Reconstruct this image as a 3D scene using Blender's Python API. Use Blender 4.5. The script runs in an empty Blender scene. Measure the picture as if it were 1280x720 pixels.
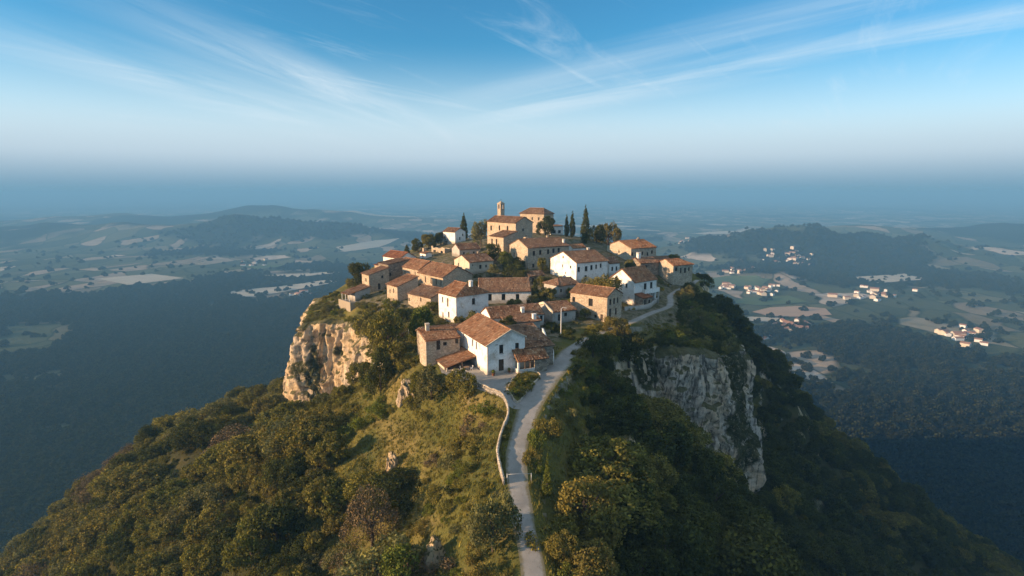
import bpy, bmesh, math, random
import numpy as np
from mathutils import Vector, Matrix
R = math.radians
rng = np.random.default_rng(7)
random.seed(7)
scene = bpy.context.scene
col = scene.collection

# ------------------------------------------------------------------ camera constants / survey helpers
F, HC = 720.0, 34.0                        # focal length in pixels of the 1280 px wide photo, camera height
PITCH = math.atan(120.0 / F)
SP, CP = math.sin(PITCH), math.cos(PITCH)

def sight(px, py):
    a, b = (px - 640) / F, (360 - py) / F
    return np.array([a, CP + b * SP, -SP + b * CP])

def at(px, py, z):
    r = sight(px, py)
    t = (z - HC) / r[2]
    return np.array([0, 0, HC]) + t * r

def proj(x, y, z):
    z = z - HC
    d = y * CP - z * SP
    u = y * SP + z * CP
    return 640 + F * x / d, 360 - F * u / d, d

# ------------------------------------------------------------------ noise (numpy value noise)
def _h(ix, iy, iz, s):
    n = (ix * 374761393 + iy * 668265263 + iz * 2147483647 + s * 974634777) & 0xFFFFFFFF
    n = ((n ^ (n >> 13)) * 1274126177) & 0xFFFFFFFF
    return ((n ^ (n >> 16)) & 0xFFFF) / 65535.0

def vnoise(x, y, z=0.0, s=0):
    x, y, z = np.broadcast_arrays(np.asarray(x, float), np.asarray(y, float), np.asarray(z, float))
    fx, fy, fz = np.floor(x), np.floor(y), np.floor(z)
    ix, iy, iz = fx.astype(np.int64), fy.astype(np.int64), fz.astype(np.int64)
    tx, ty, tz = x - fx, y - fy, z - fz
    tx, ty, tz = [t * t * t * (t * (t * 6 - 15) + 10) for t in (tx, ty, tz)]
    r = 0
    for dx in (0, 1):
        for dy in (0, 1):
            for dz in (0, 1):
                w = (tx if dx else 1 - tx) * (ty if dy else 1 - ty) * (tz if dz else 1 - tz)
                r = r + w * _h(ix + dx, iy + dy, iz + dz, s)
    return r * 2 - 1

def fbm(x, y, z=0.0, oct=4, s=0):
    r, a = 0, 1.0
    x, y, z = np.asarray(x, float), np.asarray(y, float), np.asarray(z, float)
    for o in range(oct):
        r = r + a * vnoise(x, y, z, s + o * 17)
        x, y, z, a = x * 2.03 + 5.1, y * 2.03 + 1.7, z * 2.03 + 9.2, a * .5
    return r

# ------------------------------------------------------------------ mesh helpers
def np_mesh(name, co, quads=None, tris=None, smooth=False, fattr=None, mats=(), mat_idx=None):
    me = bpy.data.meshes.new(name)
    co = np.asarray(co, np.float32)
    loops, starts, n0 = [], [], 0
    if quads is not None and len(quads):
        q = np.asarray(quads, np.int32)
        loops.append(q.ravel()); starts.append(np.arange(len(q)) * 4); n0 = len(q) * 4
    if tris is not None and len(tris):
        t = np.asarray(tris, np.int32)
        loops.append(t.ravel()); starts.append(n0 + np.arange(len(t)) * 3)
    loops = np.concatenate(loops); starts = np.concatenate(starts).astype(np.int32)
    me.vertices.add(len(co)); me.loops.add(len(loops)); me.polygons.add(len(starts))
    me.vertices.foreach_set('co', co.ravel())
    me.loops.foreach_set('vertex_index', loops.astype(np.int32))
    me.polygons.foreach_set('loop_start', starts)
    if smooth:
        me.polygons.foreach_set('use_smooth', np.ones(len(starts), bool))
    for m in mats: me.materials.append(m)
    if mat_idx is not None:
        me.polygons.foreach_set('material_index', np.asarray(mat_idx, np.int32))
    me.update(calc_edges=True)
    if fattr:
        for k, (dom, v) in fattr.items():
            a = me.attributes.new(k, 'FLOAT', dom)
            a.data.foreach_set('value', np.asarray(v, np.float32))
    me.validate()
    return me

def link(name, me, parent=None, loc=None, rz=None):
    o = bpy.data.objects.new(name, me)
    col.objects.link(o)
    if parent is not None: o.parent = parent
    if loc is not None: o.location = loc
    if rz is not None: o.rotation_euler = (0, 0, rz)
    return o

def tag(o, label=None, cat=None, group=None, kind=None):
    if label: o['label'] = label
    if cat: o['category'] = cat
    if group: o['group'] = group
    if kind: o['kind'] = kind
    return o

def empty(name, loc, rz=0.0):
    o = bpy.data.objects.new(name, None)
    col.objects.link(o); o.location = loc; o.rotation_euler = (0, 0, rz)
    o.empty_display_size = .5
    return o

class MB:
    def __init__(s): s.v, s.f, s.m = [], [], []
    def poly(s, pts, m=0):
        n = len(s.v); s.v += [tuple(map(float, p)) for p in pts]
        s.f.append(tuple(range(n, n + len(pts)))); s.m.append(m)
    def hexa(s, p, m=0):          # 8 points: bottom 4, top 4
        n = len(s.v); s.v += [tuple(map(float, q)) for q in p]
        for f in ((0, 3, 2, 1), (4, 5, 6, 7), (0, 1, 5, 4), (1, 2, 6, 5), (2, 3, 7, 6), (3, 0, 4, 7)):
            s.f.append(tuple(n + i for i in f)); s.m.append(m)
    def box(s, a, b, m=0):
        (x0, y0, z0), (x1, y1, z1) = a, b
        s.hexa([(x0, y0, z0), (x1, y0, z0), (x1, y1, z0), (x0, y1, z0), (x0, y0, z1), (x1, y0, z1), (x1, y1, z1), (x0, y1, z1)], m)
    def tube(s, pts, rad, seg=8, m=0, cap=True):
        pts = [Vector(p) for p in pts]
        if not hasattr(rad, '__len__'): rad = [rad] * len(pts)
        rings = []
        for i, p in enumerate(pts):
            d = (pts[min(i + 1, len(pts) - 1)] - pts[max(i - 1, 0)]).normalized()
            a = d.orthogonal().normalized() if i == 0 else (a - d * a.dot(d)).normalized()
            b = d.cross(a)
            n = len(s.v)
            for k in range(seg):
                t = 2 * math.pi * k / seg
                s.v.append(tuple(p + (a * math.cos(t) + b * math.sin(t)) * rad[i]))
            rings.append(n)
        for i in range(len(rings) - 1):
            for k in range(seg):
                s.f.append((rings[i] + k, rings[i] + (k + 1) % seg, rings[i + 1] + (k + 1) % seg, rings[i + 1] + k)); s.m.append(m)
        if cap:
            s.f.append(tuple(rings[0] + k for k in range(seg))[::-1]); s.m.append(m)
            s.f.append(tuple(rings[-1] + k for k in range(seg))); s.m.append(m)
    def build(s, name, mats, parent=None, smooth=False, bevel=0):
        me = bpy.data.meshes.new(name)
        me.from_pydata(s.v, [], s.f)
        if not isinstance(mats, (list, tuple)): mats = [mats]
        for m in mats: me.materials.append(m)
        if len(mats) > 1: me.polygons.foreach_set('material_index', s.m)
        if smooth: me.polygons.foreach_set('use_smooth', [True] * len(s.f))
        me.update()
        o = link(name, me, parent)
        if bevel:
            b = o.modifiers.new('bevel', 'BEVEL'); b.width = bevel; b.segments = 2; b.limit_method = 'ANGLE'
        return o

# ------------------------------------------------------------------ materials
class NT:
    def __init__(s, name):
        s.mat = bpy.data.materials.new(name); s.mat.use_nodes = True
        s.t = s.mat.node_tree; s.t.nodes.clear()
        s.out = s.n('ShaderNodeOutputMaterial')
    def n(s, ty, **kw):
        nd = s.t.nodes.new(ty)
        for k, v in kw.items(): setattr(nd, k, v)
        return nd
    def l(s, a, b): s.t.links.new(a, b)
    def val(s, sock, v):
        if hasattr(v, 'is_output') or isinstance(v, bpy.types.NodeSocket): s.l(v, sock)
        else: sock.default_value = v
    def coord(s, kind='Object', scale=(1, 1, 1)):
        if kind == 'World': o = s.n('ShaderNodeNewGeometry').outputs['Position']
        else: o = s.n('ShaderNodeTexCoord').outputs[kind]
        m = s.n('ShaderNodeMapping'); m.inputs['Scale'].default_value = scale
        s.l(o, m.inputs[0]); return m.outputs[0]
    def noise(s, vec, scale, detail=4, rough=.55, dist=0):
        nd = s.n('ShaderNodeTexNoise'); s.l(vec, nd.inputs['Vector'])
        nd.inputs['Scale'].default_value = scale; nd.inputs['Detail'].default_value = detail
        nd.inputs['Roughness'].default_value = rough; nd.inputs['Distortion'].default_value = dist
        return nd.outputs['Fac']
    def voro(s, vec, scale, feature='F1', rnd=1):
        nd = s.n('ShaderNodeTexVoronoi', feature=feature); s.l(vec, nd.inputs['Vector'])
        nd.inputs['Scale'].default_value = scale; nd.inputs['Randomness'].default_value = rnd
        return nd
    def ramp(s, fac, stops, interp='LINEAR'):
        nd = s.n('ShaderNodeValToRGB'); nd.color_ramp.interpolation = interp
        e = nd.color_ramp.elements
        while len(e) < len(stops): e.new(.5)
        for i, (p, c) in enumerate(stops):
            e[i].position = p; e[i].color = (*c, 1) if len(c) == 3 else c
        s.l(fac, nd.inputs[0]); return nd.outputs[0]
    def fr(s, fac, a, b, lo=0, hi=1):
        nd = s.n('ShaderNodeMapRange'); nd.interpolation_type = 'SMOOTHSTEP'
        s.l(fac, nd.inputs[0])
        for i, v in zip((1, 2, 3, 4), (a, b, lo, hi)): nd.inputs[i].default_value = v
        return nd.outputs[0]
    def mix(s, fac, a, b, mode='MIX'):
        nd = s.n('ShaderNodeMix', data_type='RGBA', blend_type=mode)
        s.val(nd.inputs[0], fac)
        for sk, v in ((nd.inputs[6], a), (nd.inputs[7], b)):
            s.val(sk, (*v, 1) if isinstance(v, tuple) and len(v) == 3 else v)
        return nd.outputs[2]
    def math(s, op, a, b=0.0, c=None):
        nd = s.n('ShaderNodeMath', operation=op); s.val(nd.inputs[0], a); s.val(nd.inputs[1], b)
        if c is not None: s.val(nd.inputs[2], c)
        return nd.outputs[0]
    def bump(s, h, strength=.5, dist=.1):
        nd = s.n('ShaderNodeBump'); s.l(h, nd.inputs['Height'])
        nd.inputs['Strength'].default_value = strength; nd.inputs['Distance'].default_value = dist
        return nd.outputs[0]
    def pbr(s, color, rough=.9, normal=None, spec=.2, metal=0):
        p = s.n('ShaderNodeBsdfPrincipled')
        s.val(p.inputs['Base Color'], (*color, 1) if isinstance(color, tuple) and len(color) == 3 else color)
        s.val(p.inputs['Roughness'], rough)
        p.inputs['Specular IOR Level'].default_value = spec; p.inputs['Metallic'].default_value = metal
        if normal is not None: s.l(normal, p.inputs['Normal'])
        s.l(p.outputs[0], s.out.inputs['Surface']); return s.mat

def sc(c, k): return tuple(min(1, x * k) for x in c)

def m_plain(name, c, rough=.8, var=.15, metal=0, spec=.3):
    t = NT(name); v = t.coord('Object'); n = t.noise(v, 6, 4)
    return t.pbr(t.mix(n, sc(c, 1 - var), sc(c, 1 + var)), rough, None, spec, metal)

def m_plaster(name, c, dirt=(.30, .24, .17), amount=.5):
    t = NT(name); v = t.coord('World')
    big = t.noise(v, .35, 5, .6, .4); mid = t.noise(v, 2.2, 5, .65)
    st = t.noise(t.coord('World', (2.2, 2.2, .25)), 1.0, 4, .6)     # rain streaks run down the wall
    c1 = t.mix(t.fr(mid, .3, .7), sc(c, .88), sc(c, 1.06))
    c2 = t.mix(t.math('MULTIPLY', t.fr(big, .48, .72), amount), c1, dirt)
    c3 = t.mix(t.math('MULTIPLY', t.fr(st, .55, .8), amount * .55), c2, sc(dirt, .7))
    fine = t.noise(v, 9, 3)
    zs = t.n('ShaderNodeSeparateXYZ'); t.l(t.n('ShaderNodeTexCoord').outputs['Object'], zs.inputs[0])
    base = t.fr(t.math('ADD', zs.outputs[2], t.math('MULTIPLY', mid, -1.6)), -.6, .5, .75, 0)          # splash and damp at the foot of the wall
    c3 = t.mix(base, c3, sc(dirt, .8))
    c3 = t.mix(t.math('MULTIPLY', t.fr(t.noise(v, .9, 6, .7, 1.2), .60, .66), .7), c3, (.33, .27, .20))   # fallen plaster
    return t.pbr(c3, .95, t.bump(t.math('ADD', mid, t.math('MULTIPLY', fine, .5)), .5, .06), .1)

def m_stone(name, c, joint=None, size=2.2, contrast=1.0):
    joint = joint or sc(c, .5)
    t = NT(name)
    v0 = t.coord('World', (1, 1, 1.7))
    nz = t.n('ShaderNodeTexNoise'); t.l(v0, nz.inputs['Vector']); nz.inputs['Scale'].default_value = 1.5
    vm = t.n('ShaderNodeVectorMath', operation='MULTIPLY_ADD'); t.l(nz.outputs['Color'], vm.inputs[0])
    vm.inputs[1].default_value = (.25, .25, .25); t.l(v0, vm.inputs[2])
    vo = t.voro(vm.outputs[0], size)
    ed = t.voro(vm.outputs[0], size, 'DISTANCE_TO_EDGE')
    sep = t.n('ShaderNodeSeparateColor'); t.l(vo.outputs['Color'], sep.inputs[0])
    k = .35 * contrast
    base = t.ramp(sep.outputs[0], [(0, sc(c, 1 - k)), (.5, c), (1, sc(c, 1 + k))])
    base = t.mix(t.fr(ed.outputs['Distance'], .0, .07, .75, 0), base, joint)
    v = t.coord('World')
    base = t.mix(t.math('MULTIPLY', t.fr(t.noise(v, .3, 5, .65), .45, .7), .55), base, sc(c, .62))
    base = t.mix(t.math('MULTIPLY', t.fr(t.noise(v, .55, 5, .6), .52, .7), .5), base, (min(1, c[0] * 1.25), c[1] * 1.08, c[2] * .9))
    h = t.math('ADD', t.fr(ed.outputs['Distance'], 0, .12), t.math('MULTIPLY', t.noise(v, 7, 4), .6))
    return t.pbr(base, .95, t.bump(h, .8, .08), .1)

def m_tile(name, stops, lichen=(.20, .17, .12), lam=.5):
    t = NT(name); v = t.coord('World')
    a = t.n('ShaderNodeAttribute', attribute_name='rnd').outputs['Fac']
    base = t.ramp(a, stops)
    p = t.noise(v, .45, 6, .7, .6)
    base = t.mix(t.math('MULTIPLY', t.fr(p, .46, .66), lam), base, lichen)
    oi = t.n('ShaderNodeObjectInfo').outputs['Random']
    base = t.mix(t.math('MULTIPLY', oi, .55), base, t.mix(.55, base, (.17, .125, .09)))
    q = t.noise(v, 3.0, 4, .6)
    base = t.mix(t.math('MULTIPLY', t.fr(q, .55, .75), .45), base, (.09, .065, .045))
    return t.pbr(base, .92, t.bump(t.noise(v, 14, 3), .4, .02), .12)

def m_leaf(name, cols, trans=.22, hue=True):
    t = NT(name)
    a = t.n('ShaderNodeAttribute', attribute_name='rnd').outputs['Fac']
    oi = t.n('ShaderNodeObjectInfo').outputs['Random']
    c = t.ramp(oi, [(i / max(1, len(cols) - 1), k) for i, k in enumerate(cols)])
    c = t.mix(1.0, c, t.ramp(a, [(0, (.42, .45, .42)), (.55, (1, 1, 1)), (1, (1.75, 1.6, 1.1))]), 'MULTIPLY')
    d = t.n('ShaderNodeBsdfDiffuse'); t.l(c, d.inputs[0])
    tr = t.n('ShaderNodeBsdfTranslucent'); t.l(t.mix(.5, c, (.16, .15, .02)), tr.inputs[0])
    ms = t.n('ShaderNodeMixShader'); ms.inputs[0].default_value = trans
    t.l(d.outputs[0], ms.inputs[1]); t.l(tr.outputs[0], ms.inputs[2])
    t.l(ms.outputs[0], t.out.inputs['Surface']); return t.mat

def m_rock(name, k, tnt, dark=.6):
    t = NT(name); v = t.coord('World'); vs = t.coord('World', (1, 1, .16))
    n1 = t.noise(v, .10, 6, .62, .5); n2 = t.noise(v, .8, 7, .72); n3 = t.noise(v, 3.0, 5, .7); st = t.noise(vs, .62, 7, .72, .8); bed = t.noise(t.coord('World', (.12, .12, 1.0)), .9, 5, .65, .4)
    c = t.ramp(n1, [(p_, tuple(min(.75, a * k * b) for a, b in zip(q_, tnt))) for p_, q_ in [(.28, (.36, .325, .28)), (.45, (.47, .40, .31)), (.58, (.52, .37, .235)), (.72, (.46, .42, .365))]])
    c = t.mix(t.math('MULTIPLY', t.fr(st, .48, .62), dark), c, (.085, .08, .07))
    ck = t.voro(t.coord('World', (1, 1, .3)), .28, 'DISTANCE_TO_EDGE')
    c = t.mix(t.math('MULTIPLY', t.math('MULTIPLY', t.fr(ck.outputs['Distance'], 0, .07, 1, 0), t.fr(n2, .38, .55)), dark), c, (.06, .055, .045))
    c = t.mix(t.math('MULTIPLY', t.fr(n2, .5, .7), .45), c, (.19, .16, .125))
    c = t.mix(t.math('MULTIPLY', t.fr(n3, .52, .72), .4), c, (.46, .42, .36))
    c = t.mix(t.math('MULTIPLY', t.fr(bed, .56, .68), .35), c, (.12, .10, .08))
    gz = t.n('ShaderNodeSeparateXYZ'); t.l(t.n('ShaderNodeNewGeometry').outputs['Normal'], gz.inputs[0])
    led = t.math('MULTIPLY', t.fr(t.math('ADD', gz.outputs[2], t.math('MULTIPLY', n2, .5)), .62, .85), .9)
    c = t.mix(led, c, t.mix(n2, (.05, .06, .018), (.12, .11, .04)))
    veg = t.n('ShaderNodeAttribute', attribute_name='veg').outputs['Fac']
    c = t.mix(t.math('MULTIPLY', veg, t.fr(t.math('ADD', n2, t.math('MULTIPLY', n3, .5)), .5, .75)), c, t.mix(n3, (.025, .032, .012), (.075, .075, .03)))
    h = t.math('ADD', t.math('MULTIPLY', n2, 1.3), t.math('MULTIPLY', st, 1.3)); h = t.math('ADD', h, t.math('MULTIPLY', n3, .5)); h = t.math('ADD', h, t.math('MULTIPLY', bed, .6))
    return t.pbr(c, .95, t.bump(h, 1.0, .8), .1)

def m_ground():
    t = NT('hillside_ground'); v = t.coord('World')
    n1 = t.noise(v, .07, 5, .6, .4); n2 = t.noise(v, .5, 5, .65); n3 = t.noise(v, 3.5, 4, .7)
    c = t.ramp(n1, [(.32, (.072, .078, .022)), (.5, (.125, .115, .030)), (.66, (.21, .16, .055))])
    c = t.mix(t.math('MULTIPLY', t.fr(n2, .48, .7), .6), c, (.14, .11, .045))
    c = t.mix(t.math('MULTIPLY', t.fr(n3, .45, .75), .55), c, (.045, .05, .015))
    yard = t.n('ShaderNodeAttribute', attribute_name='yard').outputs['Fac']
    yc = t.ramp(n2, [(.3, (.17, .14, .10)), (.55, (.24, .20, .15)), (.7, (.11, .095, .05))])
    c = t.mix(t.math('MULTIPLY', yard, .72), c, t.mix(n3, (.045, .045, .022), (.10, .085, .05)))
    c = t.mix(t.math('MULTIPLY', yard, t.fr(t.math('ADD', n2, t.math('MULTIPLY', n3, .3)), .58, .82)), c, yc)
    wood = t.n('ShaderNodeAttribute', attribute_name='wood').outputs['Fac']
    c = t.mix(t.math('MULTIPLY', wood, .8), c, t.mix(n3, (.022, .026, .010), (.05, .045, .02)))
    gz = t.n('ShaderNodeSeparateXYZ'); t.l(t.n('ShaderNodeNewGeometry').outputs['True Normal'], gz.inputs[0])
    st = t.noise(t.coord('World', (1, 1, .25)), .6, 6, .7, .5)
    rc = t.ramp(st, [(.35, (.10, .09, .07)), (.5, (.24, .21, .165)), (.65, (.34, .30, .24))])
    steep = t.fr(t.math('ADD', gz.outputs[2], t.math('MULTIPLY', n2, .22)), .50, .62, .8, 0)
    c = t.mix(steep, c, rc)
    return t.pbr(c, .98, t.bump(t.math('ADD', n3, n2), .9, .3), .05)

def m_road():
    t = NT('worn_road_surface'); v = t.coord('World')
    n1 = t.noise(v, .25, 5, .6, .5); n2 = t.noise(v, 1.6, 5, .7); n3 = t.noise(v, 12, 3)
    c = t.ramp(n1, [(.3, (.20, .19, .175)), (.55, (.275, .26, .24)), (.75, (.34, .315, .28))])
    c = t.mix(t.math('MULTIPLY', t.fr(n2, .52, .72), .5), c, (.13, .115, .095))
    vo = t.voro(v, .35, 'DISTANCE_TO_EDGE')
    c = t.mix(t.math('MULTIPLY', t.fr(vo.outputs['Distance'], 0, .02, .22, 0), t.fr(n1, .4, .6)), c, (.10, .095, .09))
    c = t.mix(t.math('MULTIPLY', t.fr(t.noise(t.coord('World', (.5, .12, 1)), 1.0, 4, .6), .5, .7), .35), c, (.20, .185, .165))
    e = t.n('ShaderNodeAttribute', attribute_name='edge').outputs['Fac']
    c = t.mix(t.math('MULTIPLY', t.fr(t.math('ADD', e, t.math('MULTIPLY', n2, .7)), .92, 1.25), .9), c, (.14, .125, .07))
    return t.pbr(c, .9, t.bump(t.math('ADD', n2, n3), .4, .05), .2)

def m_glass():
    t = NT('window_glass'); v = t.coord('World'); n = t.noise(v, 1.2, 2)
    return t.pbr(t.mix(n, (.010, .012, .014), (.03, .03, .03)), .25, t.bump(n, .15, .05), .35)

M = dict(
    white=m_plaster('white_plaster', (.78, .75, .70), (.40, .33, .25), .7),
    cream=m_plaster('cream_plaster', (.56, .48, .37), (.30, .24, .17), .6),
    greyp=m_plaster('grey_plaster', (.42, .39, .35), (.22, .19, .15), .7),
    ochre=m_stone('ochre_stone', (.50, .395, .285), None, 2.6, .8),
    stone=m_stone('pale_stone', (.48, .40, .30), None, 2.4, .9),
    grey=m_stone('grey_stone', (.33, .295, .25), None, 2.2, 1.1),
    rubble=m_stone('rubble_stone', (.27, .225, .175), None, 1.8, 1.3),
    tile=m_tile('terracotta_tiles', [(0, (0.108, 0.042, 0.019)), (.22, (0.209, 0.081, 0.035)), (.5, (0.286, 0.120, 0.050)), (.78, (0.356, 0.172, 0.083)), (1, (0.449, 0.275, 0.161))], (.26, .18, .11), .45),
    tile_dark=m_tile('weathered_tiles', [(0, (0.077, 0.038, 0.021)), (.25, (0.155, 0.072, 0.037)), (.55, (0.224, 0.106, 0.054)), (.8, (0.286, 0.155, 0.086)), (1, (0.387, 0.254, 0.161))], (.22, .165, .115), .55),
    tile_red=m_tile('red_tiles', [(0, (0.147, 0.048, 0.021)), (.4, (0.263, 0.083, 0.032)), (.8, (0.325, 0.117, 0.050)), (1, (0.387, 0.186, 0.095))], (.26, .14, .085), .3),
    wood=m_plain('dark_wood', (.055, .038, .026), .8, .35),
    woodlt=m_plain('weathered_wood', (.22, .15, .095), .85, .3),
    frame=m_plain('painted_frame', (.30, .27, .23), .6, .15),
    glass=m_glass(),
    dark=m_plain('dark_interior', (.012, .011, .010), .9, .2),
    metal=m_plain('galvanised_metal', (.42, .42, .41), .5, .1, .6),
    whitepaint=m_plain('white_paint', (.72, .70, .66), .6, .08),
    bark=m_plain('bark', (.085, .06, .042), .95, .4),
    rock=m_rock('ochre_limestone', 1.5, (1.06, .98, .88), .5), liftedrock=m_rock('fill_lifted_limestone', 1.5, (1.0, 1.0, 1.04), .88), ground=m_ground(), road=m_road(),  # right cliff copy: colour lifted for missing skylight, streaks deepened for crevice shade
    oak=m_leaf('oak_leaves', [(.170, .150, .040), (.115, .118, .030), (.195, .170, .043), (.145, .125, .037), (.165, .155, .036), (.180, .145, .046)]),
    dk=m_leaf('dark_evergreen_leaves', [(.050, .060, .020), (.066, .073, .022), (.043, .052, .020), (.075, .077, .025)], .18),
    olive=m_leaf('olive_grey_leaves', [(.165, .155, .066), (.135, .135, .058), (.17, .148, .064)]),
    gold=m_leaf('golden_leaves', [(.175, .145, .040), (.155, .135, .038), (.18, .14, .042)]),
    lime=m_leaf('fresh_green_leaves', [(.130, .150, .030), (.110, .132, .028), (.15, .145, .032)]),
    cyp=m_leaf('cypress_leaves', [(.055, .064, .021), (.080, .084, .023)], .12),
    brown=m_leaf('bare_twigs', [(.165, .115, .070), (.145, .108, .064)], .05),
    farleaf=m_leaf('far_wood_leaves', [(.020, .028, .013), (.030, .034, .015)], .1),
    grass=m_leaf('grass_blades', [(.20, .175, .045), (.20, .175, .045)], .3),
)

# ------------------------------------------------------------------ buildings surveyed: x, y, ground z, yaw, W (to the right), L (to the left), wall height, roof rise, roof type
S = {
 'front': (-4.66, 104.2, 0, 25.4, 9.68, 16.27, 5.73, 2.46, 'v'),
 'annex': (-17.06, 110.96, -.6, 24, 7.0, 5.24, 5.44, .9, 'sv'),
 'white_mid': (-14.22, 143.78, 1, 40.1, 10.38, 8.09, 6.79, 2.52, 'v'),
 'long': (-9.2, 161.89, 2.5, 5.9, 14.69, 8.88, 3.43, 3.1, 'u'),
 'barn': (-21.78, 179.74, 3, 38.9, 11.2, 15.63, 4.37, 3.0, 'v'),
 'barn2': (-31.84, 195.22, 3.5, 38.9, 8.7, 11.6, 4.2, 2.6, 'v'),
 'lean': (-34.89, 172.75, 1.5, 37.4, 7.11, 7.28, 4.08, 2.38, 'su'),
 'low': (-23.37, 162.93, .8, 44, 5.2, 11.6, 3.05, 1.9, 'su'),
 'terrace': (-48.73, 194.04, 0, 37.4, 7.39, 5.94, 6.09, 1.84, 'su'),
 'veranda': (-50.85, 183.58, -1, 41, 5.31, 5.54, 2.92, 1.24, 'su'),
 'redroof': (-45.4, 231.87, 4, 45.7, 8, 12, 3.49, 2.09, 'v'),
 'smallwhite': (-14.64, 196.45, 6, 34.8, 9.77, 10.57, 4.16, 2.01, 'u'),
 'ruinroof': (-21.35, 233.43, 8, 30, 9.5, 7.5, 2.88, 2.0, 'u'),
 'farwhite': (-25.92, 262.28, 11, 48, 6.5, 8.13, 5, 1.61, 'v'),
 'church': (1.44, 224.15, 12, 39.8, 8.79, 18.11, 10.13, 2.12, 'v'),
 'churchannex': (-3.21, 215.44, 11.2, 36, 6.2, 9.0, 6.06, 1.8, 'su'),
 'manor': (5.61, 203.93, 7, 29, 17.62, 13.41, 7.43, 2.6, 'u'),
 'whitehouse': (20.82, 185.02, 5, 28.7, 12.68, 15.46, 6.38, 2.9, 'u'),
 'whiteannex': (33.3, 195.5, 5.5, 28.7, 4.4, 7, 4.4, 1.6, 'u'),
 'backstone': (46.11, 222.4, 7, 27, 12.49, 15.46, 5.43, 2.4, 'u'),
 'endhouse': (59.66, 211.38, 0, 25.6, 9.33, 9.54, 7.17, 1.8, 'u'),
 'balcony': (35.87, 166.41, 1, 40.6, 10.77, 9.6, 6.91, 3.4, 'u'),
 'stone': (24.28, 144.35, 1, 49, 7.24, 11.44, 6.62, 1.7, 'v'),
 'grey': (14.1, 171.32, 2.5, 34.7, 7.74, 7.22, 3.61, 1.5, 'u'),
 'lowrow': (-5.0, 136.6, .8, 22, 14.0, 7.5, 3.0, 1.9, 'u'),
 'lowhouse': (10.34, 142.53, .8, 25.3, 6.67, 9.5, 3.32, 1.5, 'u'),
 'tower': (15.53, 283.14, 14, 52, 8.5, 14.63, 9.44, 2.59, 'v'),
}
def loc2w(name, u, v):
    x, y, zg, ps = S[name][:4]; c, s = math.cos(R(ps)), math.sin(R(ps))
    return np.array([x + c * u - s * v, y + s * u + c * v])

# ------------------------------------------------------------------ terrain
ROAD = [(-1, -20, -30, 3.2), (1, 15, -21.5, 3.2), (2.6, 42, -14.2, 3.2)]
for px, py, z, w in [(667, 720, -9.6, 3.0), (655, 655, -7.6, 2.9), (646, 600, -5.7, 3.0), (645, 570, -4.5, 3.2), (652, 540, -3.4, 3.6), (664, 505, -1.8, 4.2),
                     (684, 474, -.4, 4.8), (700, 456, .05, 4.4), (713, 438, .3, 3.4), (735, 424, .5, 2.9), (762, 412, .6, 2.7), (790, 402, .6, 2.6), (815, 391, .3, 2.5),
                     (835, 384, 0, 2.3), (838.5, 377, -.2, 2.2), (838, 370, -.3, 2.2), (848, 362.5, -.5, 2.2), (862, 357, -.8, 2.2), (872, 350, -1, 2.0)]:
    p = at(px, py, z); ROAD.append((p[0], p[1], z, w))
ROAD = np.array(ROAD)
def spline(P, step):
    out = []
    P = np.asarray(P, float)
    for i in range(len(P) - 1):
        p0, p1, p2, p3 = P[max(i - 1, 0)], P[i], P[i + 1], P[min(i + 2, len(P) - 1)]
        n = max(2, int(np.hypot(*(p2 - p1)[:2]) / step))
        for k in range(n):
            t = k / n
            out.append(.5 * ((2 * p1) + (-p0 + p2) * t + (2 * p0 - 5 * p1 + 4 * p2 - p3) * t * t + (-p0 + 3 * p1 - 3 * p2 + p3) * t ** 3))
    out.append(P[-1]); return np.array(out)
ROADS = spline(ROAD, 1.2)

# rim of the plateau and of the ridge: x, y, z, steep drop H, its width w, slope after it s1 up to d1, then .62
RIM = []
def rim(px, py, z, H, w, s1, d1): 
    p = at(px, py, z); RIM.append((p[0], p[1], z, H, w, s1, d1))
def rimw(x, y, z, H, w, s1, d1): RIM.append((x, y, z, H, w, s1, d1))
rimw(-6, -25, -32, 2, 6, .6, 60); rimw(-5, 15, -22, 2, 6, .6, 60); rimw(-4.5, 42, -14.6, 2, 6, .62, 60)
rim(622, 720, -10.2, 2, 5, .62, 60); rim(615, 655, -8.2, 2, 5, .62, 60); rim(612, 600, -6.2, 2, 5, .62, 60); rim(614, 550, -4.2, 2, 5, .62, 60)
rim(626, 512, -2.3, 2.5, 6, .60, 60); rim(594, 488, -1.2, 3, 6, .58, 60); rim(560, 482, -1.5, 3.5, 6, .55, 60); rim(526, 470, -1.6, 5, 7, .5, 60)
rim(500, 448, -2.0, 8, 10, .42, 60); rim(492, 415, -2.0, 12, 14, .35, 60); rim(478, 430, -9, 14, 9, .2, 55)
rim(452, 424, -9, 23, 7, .10, 50); rim(425, 408, -8, 25, 6.5, .06, 50); rim(398, 404, -7.5, 25, 6.5, .04, 50); rim(378, 403, -7.5, 25, 7, .04, 50)
rimw(-71, 200, -6, 31, 9, .35, 50); rimw(-66, 228, -2, 36, 12, .62, 50); rimw(-58, 255, 3, 34, 14, .65, 60); rimw(-42, 292, 8, 14, 16, .55, 60)
rimw(0, 318, 11, 14, 16, .55, 60); rimw(40, 305, 10, 14, 16, .55, 60); rimw(70, 265, 4, 14, 16, .55, 60); rimw(76, 235, 0, 14, 14, .55, 60)
rim(874, 356, -1.5, 28, 9, 1.1, 70); rim(900, 392, -7, 32, 8, 1.2, 70); rim(922, 430, -13.5, 34, 7.5, 1.25, 70); rim(908, 446, -10, 34, 8, 1.0, 70)
rim(872, 434, -5.5, 31, 8.5, .5, 60); rim(832, 432, -4.6, 28, 8, .5, 60); rim(797, 440, -5.5, 22, 8, .5, 60); rim(776, 436, -4.5, 9, 9, .5, 60)
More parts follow.
